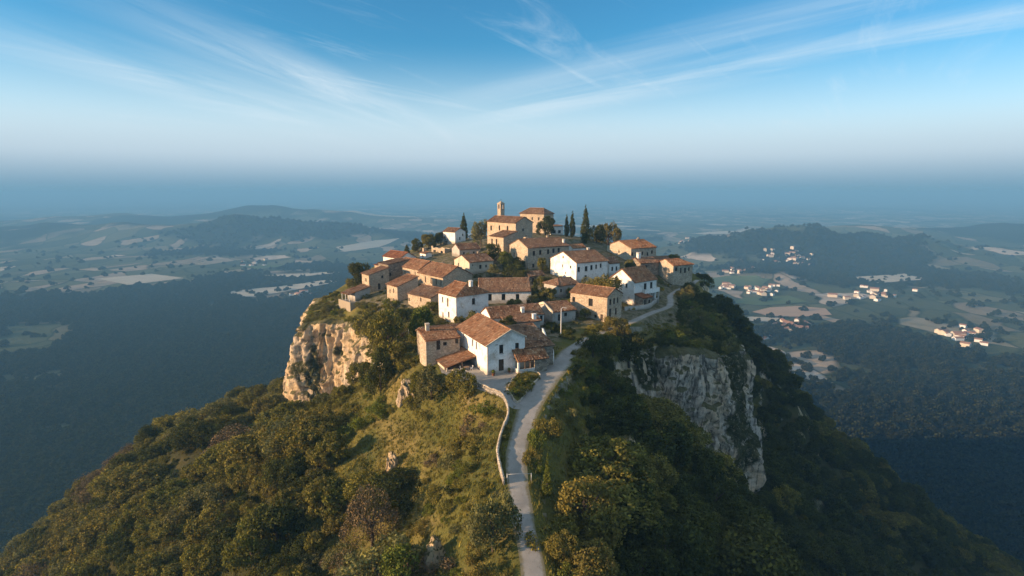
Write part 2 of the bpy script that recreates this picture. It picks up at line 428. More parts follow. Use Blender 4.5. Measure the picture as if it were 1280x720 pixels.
rim(752, 428, -1.6, 6, 9, .5, 60); rim(726, 440, -.8, 5, 8, .5, 60); rim(705, 474, -1.2, 4, 6, .58, 60); rim(684, 520, -3.2, 3, 5, .62, 60)
rim(680, 550, -4.4, 3, 5, .62, 60); rim(676, 600, -6.4, 3, 5, .64, 60); rim(684, 655, -8.4, 3, 5, .64, 60); rim(704, 720, -10.6, 3, 5, .64, 60)
rimw(6.5, 42, -15, 2, 5, .62, 60); rimw(5, 15, -22.5, 2, 6, .62, 60); rimw(4, -25, -32.5, 2, 6, .62, 60)
RIM = np.array(RIM)
RIMC = np.concatenate([RIM, RIM[:1]])
_rs = []
for i in range(len(RIM)):
    a, b = RIMC[i], RIMC[i + 1]; n = max(1, int(np.hypot(*(b - a)[:2]) / 2.0))
    for k in range(n): _rs.append(a + (b - a) * k / n)
RS = np.array(_rs)

# control heights of the plateau
CT = [(r[0], r[1], r[2]) for r in RIM] + [(r[0], r[1], r[2]) for r in ROAD]
for k in S:
    if k in ('church', 'churchannex', 'whiteannex', 'veranda'): 
        pass
    W_, L_ = S[k][4], S[k][5]
    p = loc2w(k, W_ * .5, L_ * .35); CT.append((p[0], p[1], S[k][2] + .1))
    p = loc2w(k, .3, .3); CT.append((p[0], p[1], S[k][2]))
CT += [(-12.5, 108, -.9), (-8, 106, -.3), (-2, 103, -.05), (3, 106, 0), (8, 118, .3), (-58, 180, -5), (-64, 178, -7), (-48, 168, -6), (-40, 160, -3.5), (-50, 178, -3), (40, 150, -2.5), (52, 165, -3.5), (62, 185, -4), (30, 250, 13.5), (-5, 255, 13)]
_ct = []
for p in CT:
    if all((p[0] - q[0]) ** 2 + (p[1] - q[1]) ** 2 > 1.5 for q in _ct): _ct.append(p)
CT = np.array(_ct)
def _k(r2): return -np.sqrt(r2 + 9.0)
_A = _k(((CT[:, None, :2] - CT[None, :, :2]) ** 2).sum(-1)) + np.eye(len(CT)) * 1.0
_n = len(CT)
_AA = np.zeros((_n + 1, _n + 1)); _AA[:_n, :_n] = _A; _AA[:_n, _n] = 1; _AA[_n, :_n] = 1
_w = np.linalg.solve(_AA, np.concatenate([CT[:, 2], [0]]))
def U(x, y):
    r = np.full(x.shape, _w[-1])
    for i in range(_n): r = r + _w[i] * _k((x - CT[i, 0]) ** 2 + (y - CT[i, 1]) ** 2)
    return r
def inpoly(x, y, P):
    c = np.zeros(x.shape, bool); n = len(P); j = n - 1
    for i in range(n):
        xi, yi, xj, yj = P[i][0], P[i][1], P[j][0], P[j][1]
        t = ((yi > y) != (yj > y))
        c ^= t & (x < (xj - xi) * (y - yi) / ((yj - yi) if yj != yi else 1e-9) + xi); j = i
    return c
def road_info(x, y):
    d2 = np.full(x.shape, 1e9); zz = np.zeros(x.shape); ww = np.ones(x.shape)
    for i in range(len(ROADS) - 1):
        a, b = ROADS[i], ROADS[i + 1]; ab = b[:2] - a[:2]; l2 = (ab ** 2).sum() + 1e-9
        t = np.clip(((x - a[0]) * ab[0] + (y - a[1]) * ab[1]) / l2, 0, 1)
        q = (x - a[0] - t * ab[0]) ** 2 + (y - a[1] - t * ab[1]) ** 2
        m = q < d2
        d2 = np.where(m, q, d2); zz = np.where(m, a[2] + t * (b[2] - a[2]), zz); ww = np.where(m, a[3] + t * (b[3] - a[3]), ww)
    return np.sqrt(d2), zz, ww
COURT = [tuple(at(a, b, z)[:2]) for a, b, z in [(552, 470, -.9), (572, 479, -.9), (600, 489, -.7), (622, 500, -1.2), (636, 509, -1.9), (652, 500, -1.5), (690, 470, -.3), (700, 452, 0), (690, 448, 0), (676, 462, 0), (649, 466, 0), (630, 464, 0), (609, 468, 0), (592, 458, -.4), (575, 452, -.5), (548, 460, -.9)]]
COURT = np.array(COURT)
COURT2 = np.array([tuple(at(a, b, z)[:2]) for a, b, z in [(552, 470, -.9), (572, 479, -.9), (600, 489, -.7), (622, 500, -1.2), (636, 510, -1.9), (650, 509, -1.8), (664, 492, -1.2), (684, 474, -.4), (701, 455, 0), (690, 448, 0), (676, 462, 0), (649, 466, 0), (630, 464, 0), (609, 468, 0), (592, 458, -.4), (575, 452, -.5), (548, 460, -.9)]])
def court_z(x, y):          # gently tilted forecourt
    return -.15 + .045 * (x - (-3)) * .6 + .06 * (y - 103) * .8
def smooth(t): t = np.clip(t, 0, 1); return t * t * (3 - 2 * t)
def seg_dist(x, y, P):
    d = np.full(x.shape, 1e9)
    for i in range(len(P)):
        a, b = P[i], P[(i + 1) % len(P)]; ab = b - a
        t = np.clip(((x - a[0]) * ab[0] + (y - a[1]) * ab[1]) / (ab ** 2).sum(), 0, 1)
        d = np.minimum(d, np.hypot(x - a[0] - t * ab[0], y - a[1] - t * ab[1]))
    return d
def terrain(x, y):
    sh = x.shape; x = x.ravel(); y = y.ravel()
    z = np.zeros(x.shape); dist = np.zeros(x.shape)
    ins = inpoly(x, y, RIM)
    wob = 1.6 * fbm(x / 11, y / 11, 0, 3, 3)
    z_in = U(x, y) + np.where(ins, .12 * fbm(x / 3.5, y / 3.5, 0, 3, 9), 0)
    o = ~ins
    xo, yo, wo = x[o], y[o], wob[o]
    num = np.zeros(xo.shape); den = np.zeros(xo.shape); dm = np.full(xo.shape, 1e9)
    for r in RS:
        d = np.hypot(xo - r[0], yo - r[1]); dm = np.minimum(dm, d)
        de = np.maximum(d + wo * smooth(d / 4) * (r[3] > 8), 0)
        zi = r[2] - r[3] * smooth(de / r[4]) - r[5] * np.minimum(np.maximum(d - r[4] * .7, 0), r[6]) - .62 * np.maximum(d - r[6], 0)
        w = 1 / (d + .4) ** 6
        num += w * zi; den += w
    zo = num / den
    zo = zo + smooth((dm - 20) / 25) * 3.6 * fbm(xo / 46, yo / 46, 0, 3, 27) + smooth(dm / 14) * (1.9 * fbm(xo / 22, yo / 22, 0, 4, 21) + .5 * fbm(xo / 5, yo / 5, 0, 3, 5)) + smooth((dm - 60) / 100) * 9 * fbm(xo / 90, yo / 90, 0, 4, 31)
    z[ins] = z_in[ins]; z[o] = np.maximum(zo, -262); dist[o] = dm
    # road bed and forecourt
    m = (np.abs(x) < 130) & (y > -30) & (y < 260)
    d, rz, rw = road_info(x[m], y[m])
    k = 1 - smooth((d - rw * .5 - .25) / 1.6)
    z[m] = z[m] * (1 - k) + rz * k
    m = (x > -25) & (x < 20) & (y > 75) & (y < 130)
    cd = np.where(inpoly(x[m], y[m], COURT), 0, seg_dist(x[m], y[m], COURT))
    dd, rz, rw = road_info(x[m], y[m])
    k = (1 - smooth((cd - .2) / 1.8)) * smooth((dd - rw * .5 - .2) / 2.2)
    z[m] = z[m] * (1 - k) + court_z(x[m], y[m]) * k
    return z.reshape(sh), dist.reshape(sh)

def axis(lo, hi, a, b, st, grow=1.16):
    mid = list(np.arange(a, b + 1e-6, st)); s = st
    while mid[-1] < hi: s *= grow; mid.append(mid[-1] + s)
    s = st
    while mid[0] > lo: s *= grow; mid.insert(0, mid[0] - s)
    return np.array(mid)
GX = axis(-900, 900, -112, 112, .62); GY = axis(-620, 1000, 40, 245, .62)
XX, YY = np.meshgrid(GX, GY)
ZZ, DD = terrain(XX, YY)
def gz(x, y):
    x, y = np.atleast_1d(np.asarray(x, float)), np.atleast_1d(np.asarray(y, float))
    i = np.clip(np.searchsorted(GX, x) - 1, 0, len(GX) - 2); j = np.clip(np.searchsorted(GY, y) - 1, 0, len(GY) - 2)
    tx = (x - GX[i]) / (GX[i + 1] - GX[i]); ty = (y - GY[j]) / (GY[j + 1] - GY[j])
    return (ZZ[j, i] * (1 - tx) + ZZ[j, i + 1] * tx) * (1 - ty) + (ZZ[j + 1, i] * (1 - tx) + ZZ[j + 1, i + 1] * tx) * ty
def g1(x, y): return float(gz(x, y)[0])
def rimdist(x, y):
    i = np.clip(np.searchsorted(GX, x) - 1, 0, len(GX) - 2); j = np.clip(np.searchsorted(GY, y) - 1, 0, len(GY) - 2)
    return DD[j, i]
def slope(x, y, e=1.2):
    return np.hypot(gz(x + e, y) - gz(x - e, y), gz(x, y + e) - gz(x, y - e)) / (2 * e)
def hit(px, py, t0=40.0, t1=700.0):         # where a line of sight meets the hillside
    r = sight(px, py); t = np.arange(t0, t1, .4)
    P = np.array([0, 0, HC])[None] + t[:, None] * r[None]
    g = gz(P[:, 0], P[:, 1]); k = np.argmax(P[:, 2] < g)
    return P[k] if P[k, 2] < g[k] else None

# hill mesh: rock faces are pushed about sideways so that the cliffs get buttresses and cracks
ny, nx = XX.shape
dzx = np.gradient(ZZ, GX, axis=1); dzy = np.gradient(ZZ, GY, axis=0)
sl = np.hypot(dzx, dzy)
st = smooth((sl - 1.15) / 1.0) * (DD > 0)
nxv, nyv = -dzx / (sl + 1e-6), -dzy / (sl + 1e-6)
a1 = fbm(XX / 7, YY / 7, ZZ / 30, 3, 41)
a2 = 1 - 2 * np.abs(fbm(XX / 3.2, YY / 3.2, ZZ / 9, 3, 51))
a3 = fbm(XX / 1.6, YY / 1.6, ZZ / 1.6, 3, 61)
disp = st * (1.0 * a1 + .5 * a2 + .35 * a3 - 1.0)
disp = np.clip(disp, -2.5, .6)
far = np.maximum(np.abs(XX) / 112, np.abs(YY - 142) / 103) > 1
disp[far] = 0
co = np.stack([XX + disp * nxv, YY + disp * nyv, ZZ + .25 * st * a3 * (~far)], -1).reshape(-1, 3)
idx = np.arange(nx * ny).reshape(ny, nx)
quads = np.stack([idx[:-1, :-1], idx[:-1, 1:], idx[1:, 1:], idx[1:, :-1]], -1).reshape(-1, 4)
yard = (smooth((4 - seg_dist(XX.ravel(), YY.ravel(), RIM[:, :2])) * -.25) * inpoly(XX.ravel(), YY.ravel(), RIM) * (YY.ravel() > 100))
GRASSP = [hit(*q) for q in [(560, 492), (596, 496), (592, 520), (560, 556), (505, 600), (440, 616), (418, 596), (470, 556), (520, 520)]]
GRASSP = np.array([p[:2] for p in GRASSP])
gb = np.where(inpoly(XX.ravel(), YY.ravel(), GRASSP), 0, smooth(seg_dist(XX.ravel(), YY.ravel(), GRASSP) / 5))
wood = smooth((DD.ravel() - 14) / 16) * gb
hill = link('hillside', np_mesh('hillside', co, quads, smooth=True, fattr={'yard': ('POINT', yard), 'wood': ('POINT', wood)}, mats=[M['ground']]))
tag(hill, kind='structure')
# the rock of the cliffs is a second material on the steep faces
fs = st.reshape(-1)[quads].mean(1) > .5
hill.data.materials.append(M['rock'])
hill.data.polygons.foreach_set('material_index', fs.astype(np.int32))

# ------------------------------------------------------------------ cliff faces: a finely divided rock skin over the steep flanks
def cliff(name, rows, seed, dmax, vegw, mat):
    P = spline(np.array([(r[0], r[1], 0.0) for r in rows]), .3)[:, :2]
    seg = np.hypot(*np.diff(P, axis=0).T); sa = np.concatenate([[0], np.cumsum(seg)]); n = int(sa[-1] / .32)
    s_ = np.linspace(0, sa[-1], n); X = np.interp(s_, sa, P[:, 0]); Y = np.interp(s_, sa, P[:, 1])
    tx, ty = np.gradient(X), np.gradient(Y); k = np.ones(41) / 41
    tx, ty = [np.convolve(np.pad(q, 20, mode='edge'), k, 'valid') for q in (tx, ty)]
    l = np.hypot(tx, ty); nx_, ny_ = ty / l, -tx / l
    if inpoly(np.array([X[n // 2] + nx_[n // 2] * 3]), np.array([Y[n // 2] + ny_[n // 2] * 3]), RIM)[0]: nx_, ny_ = -nx_, -ny_
    d = np.linspace(-2.2, dmax, 160); m = 84
    VX, VY, VZ_ = np.zeros((n, m)), np.zeros((n, m)), np.zeros((n, m)); NZ = np.zeros((n, m))
    for i in range(n):
        zz = gz(X[i] + nx_[i] * d, Y[i] + ny_[i] * d)
        a = np.concatenate([[0], np.cumsum(np.hypot(np.diff(d), np.diff(zz)))]); q = np.linspace(0, a[-1], m)
        dd, z2 = np.interp(q, a, d), np.interp(q, a, zz)
        VX[i], VY[i], VZ_[i] = X[i] + nx_[i] * dd, Y[i] + ny_[i] * dd, z2
        g = np.gradient(z2) / (np.gradient(dd) + 1e-6); NZ[i] = smooth((-g - .8) / .8)
    for _ in range(3): NZ[1:-1] = (NZ[:-2] + NZ[1:-1] + NZ[2:]) / 3; NZ[:, 1:-1] = (NZ[:, :-2] + NZ[:, 1:-1] + NZ[:, 2:]) / 3
    SS = np.repeat(s_[:, None], m, 1)
    w1 = SS + 2.0 * fbm(SS / 9, VZ_ / 9, 0, 3, seed); z1 = VZ_ + 1.5 * fbm(SS / 6, VZ_ / 6, 3.3, 3, seed + 1)
    but = fbm(w1 / 9, z1 / 34, 0, 3, seed + 2); rib = 1 - 2 * np.abs(vnoise(w1 / 3.6, z1 / 15, 0, seed + 3)); cr = np.abs(vnoise(w1 / 1.9, z1 / 8, 1.7, seed + 4)); fin = fbm(SS / 1.1, VZ_ / 1.3, 0, 4, seed + 5)
    led = np.abs(((z1 / 3.4 + .6 * fbm(SS / 14, VZ_ / 14, 0, 2, seed + 6)) % 1) - .5) * 2
    f = 2.3 * but + 1.0 * rib - 1.1 * (1 - smooth(cr / .22)) * .8 + .42 * fin + .55 * led
    ends = smooth(np.minimum(SS, sa[-1] - SS) / 7)
    veg = smooth((fbm(SS / 9, VZ_ / 12, 0, 3, seed + 9) - vegw) / .25)
    off = NZ * ends * np.clip(.9 + f * 1.05, -1.8, 4.2) - .7 * (1 - NZ * ends)
    up = .18 * off
    co2 = np.stack([VX + nx_[:, None] * off, VY + ny_[:, None] * off, VZ_ + up * NZ], -1).reshape(-1, 3)
    ii = np.arange(n * m).reshape(n, m); Q = np.stack([ii[:-1, :-1], ii[1:, :-1], ii[1:, 1:], ii[:-1, 1:]], -1).reshape(-1, 4)
    o = link(name, np_mesh(name, co2, Q, smooth=True, fattr={'veg': ('POINT', veg.ravel())}, mats=[mat])); tag(o, kind='structure')
    return co2.reshape(n, m, 3), NZ * ends, veg
rl = [r for r in RIM if (r[0] < -22 and 135 < r[1] < 232 and r[3] >= 12)]
CLL = cliff('cliff', rl, 11, 13, .55, M['rock'])
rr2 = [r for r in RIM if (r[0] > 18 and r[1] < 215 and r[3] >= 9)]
CLR = cliff('cliff', rr2, 31, 14, -.02, M['liftedrock'])
# ------------------------------------------------------------------ roofs of barrel tiles
def tile_plane(O, e, s, poly, acc, cw=.34, rl=.50, seed=0):
    """half-round tiles laid in rows on the plane O + a*e + b*s, kept where their centre lies inside poly (a, b)"""
    rg = np.random.default_rng(seed)
    O, e, s = [np.asarray(q, float) for q in (O, e, s)]
    n = np.cross(e, s); n /= np.linalg.norm(n)
    if n[2] < 0: n = -n
    P = np.array(poly)
    a0, a1, b0, b1 = P[:, 0].min(), P[:, 0].max(), P[:, 1].min(), P[:, 1].max()
    A, B = np.meshgrid(np.arange(a0 + cw / 2, a1, cw), np.arange(b0, b1 - .1, rl))
    A, B = A.ravel(), B.ravel()
    k = inpoly(A, B + rl * .5, P) & (rg.random(len(A)) > .008)
    A, B = A[k], B[k]; m = len(A)
    sag = .05 * fbm(A / 3.1 + seed * 7.3, B / 2.7, 0, 2, seed)
    row = np.round((B - b0) / rl).astype(int)
    A = A + rg.normal(0, .018, m); B = B + rg.normal(0, .03, m); yaw = rg.normal(0, .05, m)
    th = np.linspace(0, math.pi, 5)
    V = np.zeros((m, 10, 3))
    for r_, (db, wd, up) in enumerate(((-.03, .56, .055), (rl * 1.08, .46, .012))):
        for j, t in enumerate(th):
            oa = A + math.cos(t) * cw * wd + yaw * db
            ob = np.minimum(B + db, b1)
            h = .11 * math.sin(t) + up + sag + rg.normal(0, .006, m)
            V[:, r_ * 5 + j] = O + oa[:, None] * e + ob[:, None] * s + h[:, None] * n
    base = (np.arange(m) * 10)[:, None]
    Q = np.concatenate([base + np.array([[j, j + 1, j + 6, j + 5]]) for j in range(4)])
    big = .5 + .22 * fbm(A / 1.9 + seed, B / 1.6, 0, 3, seed + 3)
    rnd = np.clip(big + rg.normal(0, .26, m), 0, 1)
    off = sum(len(q) for q in acc['v'])
    acc['v'].append(V.reshape(-1, 3)); acc['q'].append(Q + off); acc['r'].append(np.tile(rnd, 4)); 
    # bed under the tiles
    bed = np.array([O + p[0] * e + p[1] * s + q * n for q in (.02, -.12) for p in poly])
    L = len(poly); off += m * 10
    acc['v'].append(bed)
    acc['n'] += [tuple(off + i for i in range(L)), tuple(off + L + i for i in range(L))[::-1]] + [(off + i, off + L + i, off + L + (i + 1) % L, off + (i + 1) % L) for i in range(L)]

def acc_new(): return {'v': [], 'q': [], 'r': [], 'n': []}
def acc_build(acc, name, mat, parent):
    v = np.concatenate(acc['v']); q = np.concatenate(acc['q']); r = np.concatenate(acc['r'])
    nq = [f for f in acc['n'] if len(f) == 4]; ot = [f for f in acc['n'] if len(f) != 4]
    tr = []
    for f in ot: tr += [(f[0], f[i], f[i + 1]) for i in range(1, len(f) - 1)]
    q = np.concatenate([q, np.array(nq, int).reshape(-1, 4)])
    rr = np.concatenate([r, np.full(len(nq), .12), np.full(len(tr), .12)])
    return link(name, np_mesh(name, v, q, np.array(tr, int).reshape(-1, 3) if tr else None, fattr={'rnd': ('FACE', rr)}, mats=[mat]), parent)

def ridge_caps(lines, mat, parent, seed=0, rad=.15):
    rg = np.random.default_rng(seed); V, Q, Rn = [], [], []; off = 0
    th = np.linspace(-.15, math.pi + .15, 6)
    for a, b in lines:
        a, b = np.asarray(a, float), np.asarray(b, float); d = b - a; L = np.linalg.norm(d); d /= L
        sd_ = np.cross(d, (0, 0, 1)); sd_ /= np.linalg.norm(sd_); up = np.cross(sd_, d)
        n = max(1, int(L / .42))
        for i in range(n):
            p0 = a + d * L * i / n; p1 = a + d * L * (i + 1.12) / n
            for p, k in ((p0, 1.1), (p1, .92)):
                for t in th: V.append(p + (sd_ * math.cos(t) + up * (math.sin(t) + .1)) * rad * k + rg.normal(0, .008, 3))
            for j in range(5): Q.append((off + j, off + j + 1, off + j + 7, off + j + 6)); 
            Rn += [float(np.clip(rg.normal(.62, .2), 0, 1))] * 5
            off += 12
    return link('ridge_tiles', np_mesh('ridge_tiles', V, Q, fattr={'rnd': ('FACE', Rn)}, mats=[mat]), parent)

def chimney(parent, x, y, z0, z1, w, mat, cap=True, pot=False):
    m = MB(); m.box((x - w / 2, y - w / 2, z0), (x + w / 2, y + w / 2, z1))
    k = w / 2 + .07
    m.box((x - k, y - k, z1 - .003), (x + k, y + k, z1 + .1))
    if cap:
        for sx in (-1, 1):
            for sy in (-1, 1): m.box((x + sx * (w / 2 - .08) - .07, y + sy * (w / 2 - .08) - .07, z1 + .1), (x + sx * (w / 2 - .08) + .07, y + sy * (w / 2 - .08) + .07, z1 + .32))
        m.box((x - k, y - k, z1 + .317), (x + k, y + k, z1 + .41))
    m.build('chimney', mat, parent, bevel=.02)

# ------------------------------------------------------------------ walls with real openings
class House:
    def __init__(s, key, name, label, cat, wall, tile, rd=None, zb=-3.0, ov=.38, vg=.22, hip=None, seed=None):
        s.key = key; x, y, zg, ps, s.W, s.L, s.h, s.r, s.rd = S[key]
        s.zg = zg
        s.ps = R(ps); s.c, s.s = math.cos(s.ps), math.sin(s.ps)
        s.root = empty(name, (x, y, zg), s.ps); tag(s.root, label, cat)
        s.x, s.y = x, y; s.wall, s.tile, s.zb, s.ov, s.vg, s.hip = wall, tile, zb, ov, vg, hip
        s.op = {'u': [], 'v': [], 'U': [], 'V': []}
        s.seed = (sum(map(ord, key)) % 97) if seed is None else seed
    def local(s, p):
        dx, dy = p[0] - s.x, p[1] - s.y
        return np.array([dx * s.c + dy * s.s, -dx * s.s + dy * s.c, p[2] - s.zg])
    def pix(s, face, px, py):      # where a line of sight meets one wall: distance along the wall and height
        o = s.local((0, 0, HC)); r = sight(px, py); d = np.array([r[0] * s.c + r[1] * s.s, -r[0] * s.s + r[1] * s.c, r[2]])
        i = 1 if face == 'u' else 0
        q = o - d * o[i] / d[i]
        return q[0 if face == 'u' else 1], q[2]
    def win(s, face, px, py, w, h, kind='window', **k):
        a, z = s.pix(face, px, py); s.add(face, a, z - h / 2, w, h, kind, **k)
    def add(s, face, a, z0, w, h, kind='window', **k):
        ln = s.W if face in 'uU' else s.L
        a = min(max(a, w / 2 + .25), ln - w / 2 - .25); z0 = max(z0, -1.0 if kind == 'door' else .3)
        if z0 + h > s.h - .18: z0 = s.h - .18 - h
        for q in s.op[face]:
            if abs(q[0] - a) < (q[2] + w) / 2 + .08 and z0 < q[1] + q[3] + .05 and q[1] < z0 + h + .05: return
        s.op[face].append((a, z0, w, h, kind, k))
    def fp(s, face, a, d, z):      # a along the wall, d inwards
        if face == 'u': return (a, d, z)
        if face == 'v': return (d, a, z)
        if face == 'U': return (a, s.L - d, z)
        return (s.W - d, a, z)
    def walls(s):
        m = MB(); h = s.h
        for face in 'uvUV':
            ln = s.W if face in 'uU' else s.L
            us = sorted({0, ln} | {o[0] - o[2] / 2 for o in s.op[face]} | {o[0] + o[2] / 2 for o in s.op[face]})
            zs = sorted({s.zb, h} | {o[1] for o in s.op[face]} | {o[1] + o[3] for o in s.op[face]})
            for i in range(len(us) - 1):
                for j in range(len(zs) - 1):
                    ca, cz = (us[i] + us[i + 1]) / 2, (zs[j] + zs[j + 1]) / 2
                    if any(abs(ca - o[0]) < o[2] / 2 and o[1] < cz < o[1] + o[3] for o in s.op[face]): continue
                    m.poly([s.fp(face, us[i], 0, zs[j]), s.fp(face, us[i + 1], 0, zs[j]), s.fp(face, us[i + 1], 0, zs[j + 1]), s.fp(face, us[i], 0, zs[j + 1])])
            for (a, z0, w, hh, kind, k) in s.op[face]:
                D = k.get('deep', .24)
                q = [(a - w / 2, z0), (a + w / 2, z0), (a + w / 2, z0 + hh), (a - w / 2, z0 + hh)]
                for i in range(4):
                    p0, p1 = q[i], q[(i + 1) % 4]
                    m.poly([s.fp(face, p0[0], 0, p0[1]), s.fp(face, p1[0], 0, p1[1]), s.fp(face, p1[0], D, p1[1]), s.fp(face, p0[0], D, p0[1])])
        W, L, r = s.W, s.L, s.r
        if s.hip is None:
            if s.rd == 'v':
                for y in (0, L): m.poly([(0, y, h), (W, y, h), (W / 2, y, h + r)])
            elif s.rd == 'u':
                for x in (0, W): m.poly([(x, 0, h), (x, L, h), (x, L / 2, h + r)])
            elif s.rd == 'su':
                for y in (0, L): m.poly([(0, y, h), (W, y, h), (W, y, h + r)])
                m.poly([(W, 0, h), (W, L, h), (W, L, h + r), (W, 0, h + r)])
            elif s.rd == 'sv':
                for x in (0, W): m.poly([(x, 0, h), (x, L, h), (x, L, h + r)])
                m.poly([(0, L, h), (W, L, h), (W, L, h + r), (0, L, h + r)])
        elif s.rd == 'v':
            for y, q in ((0, s.hip[0]), (L, s.hip[1])):
                if q <= 0: m.poly([(0, y, h), (W, y, h), (W / 2, y, h + r)])
        elif s.rd == 'u':
            for x, q in ((0, s.hip[0]), (W, s.hip[1])):
                if q <= 0: m.poly([(x, 0, h), (x, L, h), (x, L / 2, h + r)])
        s.wo = m.build('wall', s.wall, s.root)
        return s.wo
    def fit(s, detail=2):
        for face in 'uvUV':
            for (a, z0, w, hh, kind, k) in s.op[face]:
                D = k.get('deep', .24)
                if kind == 'open':
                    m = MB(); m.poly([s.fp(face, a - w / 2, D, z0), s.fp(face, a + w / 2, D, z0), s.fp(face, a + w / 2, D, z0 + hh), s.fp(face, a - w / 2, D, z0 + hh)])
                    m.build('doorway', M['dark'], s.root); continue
                f = MB(); t = .07 if kind == 'window' else .09
                def bar(a0, a1, za, zb_, d0, d1, mb=f):
                    P = [s.fp(face, *q) for q in ((a0, d0, za), (a1, d0, za), (a1, d1, za), (a0, d1, za), (a0, d0, zb_), (a1, d0, zb_), (a1, d1, zb_), (a0, d1, zb_))]
                    mb.hexa(P)
                l, r_ = a - w / 2 + .003, a + w / 2 - .003
                if kind == 'window':
                    bar(l, l + t, z0 + .003, z0 + hh - .003, D - .08, D - .01); bar(r_ - t, r_, z0 + .003, z0 + hh - .003, D - .08, D - .01)
                    bar(l + t, r_ - t, z0 + .003, z0 + t, D - .08, D - .01); bar(l + t, r_ - t, z0 + hh - t, z0 + hh - .003, D - .08, D - .01)
                    if w > .7: bar(a - .025, a + .025, z0 + t, z0 + hh - t, D - .07, D - .015)
                    if hh > 1.2: bar(l + t, a - .027 if w > .7 else r_ - t, z0 + hh * .55, z0 + hh * .55 + .04, D - .07, D - .015)
                    fo = f.build('window', k.get('frame', M['wood']), s.root)
                    g = MB(); g.poly([s.fp(face, l, D, z0), s.fp(face, r_, D, z0), s.fp(face, r_, D, z0 + hh), s.fp(face, l, D, z0 + hh)]); g.build('pane', M['glass'], fo)
                    if detail > 1:
                        q = MB(); bar(l - .08, r_ + .08, z0 - .09, z0 - .004, -.09, D - .1, q); q.build('sill', k.get('sill', M['frame']), fo)
                    if k.get('shut'):
                        for sg in (-1, 1):
                            q = MB(); x0 = a + sg * (w / 2 + .02); x1 = a + sg * (w / 2 + w * .46)
                            bar(min(x0, x1), max(x0, x1), z0, z0 + hh, -.06, -.015, q)
                            for zz in np.arange(z0 + .1, z0 + hh - .05, .16): bar(min(x0, x1) + .05, max(x0, x1) - .05, zz, zz + .07, -.08, -.06, q)
                            q.build('shutter', k['shut'], fo)
                else:
                    n = max(2, int(w / .22))
                    for i in range(n): bar(l + (r_ - l) * i / n + .008, l + (r_ - l) * (i + 1) / n - .008, z0 + .01, z0 + hh - .02, D - .07, D - .01)
                    dm_ = k.get('mat', M['wood'])
                    do = f.build('door', dm_, s.root)
                    q = MB(); bar(r_ - .18, r_ - .12, z0 + 1.0, z0 + 1.14, D - .12, D - .071, q); q.build('handle', M['metal'], do)
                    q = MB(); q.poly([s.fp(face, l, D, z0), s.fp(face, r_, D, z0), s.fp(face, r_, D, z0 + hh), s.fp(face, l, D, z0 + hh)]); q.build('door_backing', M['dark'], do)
    def roof(s, caps=True, trim=None):
        W, L, h, r, ov, vg = s.W, s.L, s.h, s.r, s.ov, s.vg
        acc = acc_new(); lines = []
        sd_ = s.seed * 10
        def plane(A, Bp, C, poly=None, k=0):       # A eave start, B eave end, C point straight up the slope above A
            A, Bp, C = map(lambda q: np.asarray(q, float), (A, Bp, C))
            e = Bp - A; le = np.linalg.norm(e); e /= le; t = C - A; ls = np.linalg.norm(t); t /= ls
            tile_plane(A, e, t, poly or [(0, 0), (le, 0), (le, ls), (0, ls)], acc, seed=sd_ + k); return le, ls
        if s.rd in ('v', 'u') and s.hip is None:
            half = (W if s.rd == 'v' else L) / 2; k = r / half; z0 = h - ov * k + .12; zr = h + r + .12
            if s.rd == 'v':
                plane((-ov, -vg, z0), (-ov, L + vg, z0), (W / 2, -vg, zr), k=0)
                if trim: 
                    tr = W - trim; z1 = zr - (trim - W / 2) * k
                    plane((trim + .2, -vg, z1 - .2 * k), (trim + .2, L + vg, z1 - .2 * k), (W / 2, -vg, zr), k=1)
                else: plane((W + ov, -vg, z0), (W + ov, L + vg, z0), (W / 2, -vg, zr), k=1)
                lines.append(((W / 2, -vg, zr), (W / 2, L + vg, zr)))
            else:
                plane((-vg, -ov, z0), (W + vg, -ov, z0), (-vg, L / 2, zr), k=0)
                plane((-vg, L + ov, z0), (W + vg, L + ov, z0), (-vg, L / 2, zr), k=1)
                lines.append(((-vg, L / 2, zr), (W + vg, L / 2, zr)))
        elif s.rd in ('v', 'u'):
            half = (W if s.rd == 'v' else L) / 2; k = r / half; z0 = h - ov * k + .12; zr = h + r + .12
            i0, i1 = s.hip; ln = L if s.rd == 'v' else W; wd = W if s.rd == 'v' else L
            P = (lambda a, b, z: (b, a, z)) if s.rd == 'v' else (lambda a, b, z: (a, b, z))   # a along the ridge, b across
            ls = math.hypot(half + ov, zr - z0); le = ln + 2 * ov
            for kk, (b0, sg) in enumerate(((-ov, 1), (wd + ov, -1))):
                plane(P(-ov, b0, z0), P(ln + ov, b0, z0), P(-ov, wd / 2, zr), [(0, 0), (le, 0), (le - i1 - ov, ls), (i0 + ov, ls)], k=kk)
            for kk, (a0, ai, inn) in enumerate(((-ov, i0, 1), (ln + ov, ln - i1, -1))):
                if (i0, i1)[kk] <= 0: continue
                l2 = math.hypot(abs(ai - a0), zr - z0); w2 = wd + 2 * ov
                plane(P(a0, -ov, z0), P(a0, wd + ov, z0), P(ai, -ov, zr), [(0, 0), (w2, 0), (w2 / 2, l2)], k=2 + kk)
                for b0 in (-ov, wd + ov): lines.append((P(a0, b0, z0 + .05), P(ai, wd / 2, zr)))
            lines.append((P(i0, wd / 2, zr), P(ln - i1, wd / 2, zr)))
        elif s.rd == 'su':
            k = r / W; plane((-ov, -vg, h - ov * k + .12), (-ov, L + vg, h - ov * k + .12), (W + .25, -vg, h + r + .25 * k + .12))
            lines.append(((W + .2, -vg, h + r + .1 + .25 * k), (W + .2, L + vg, h + r + .1 + .25 * k)))
        elif s.rd == 'sv':
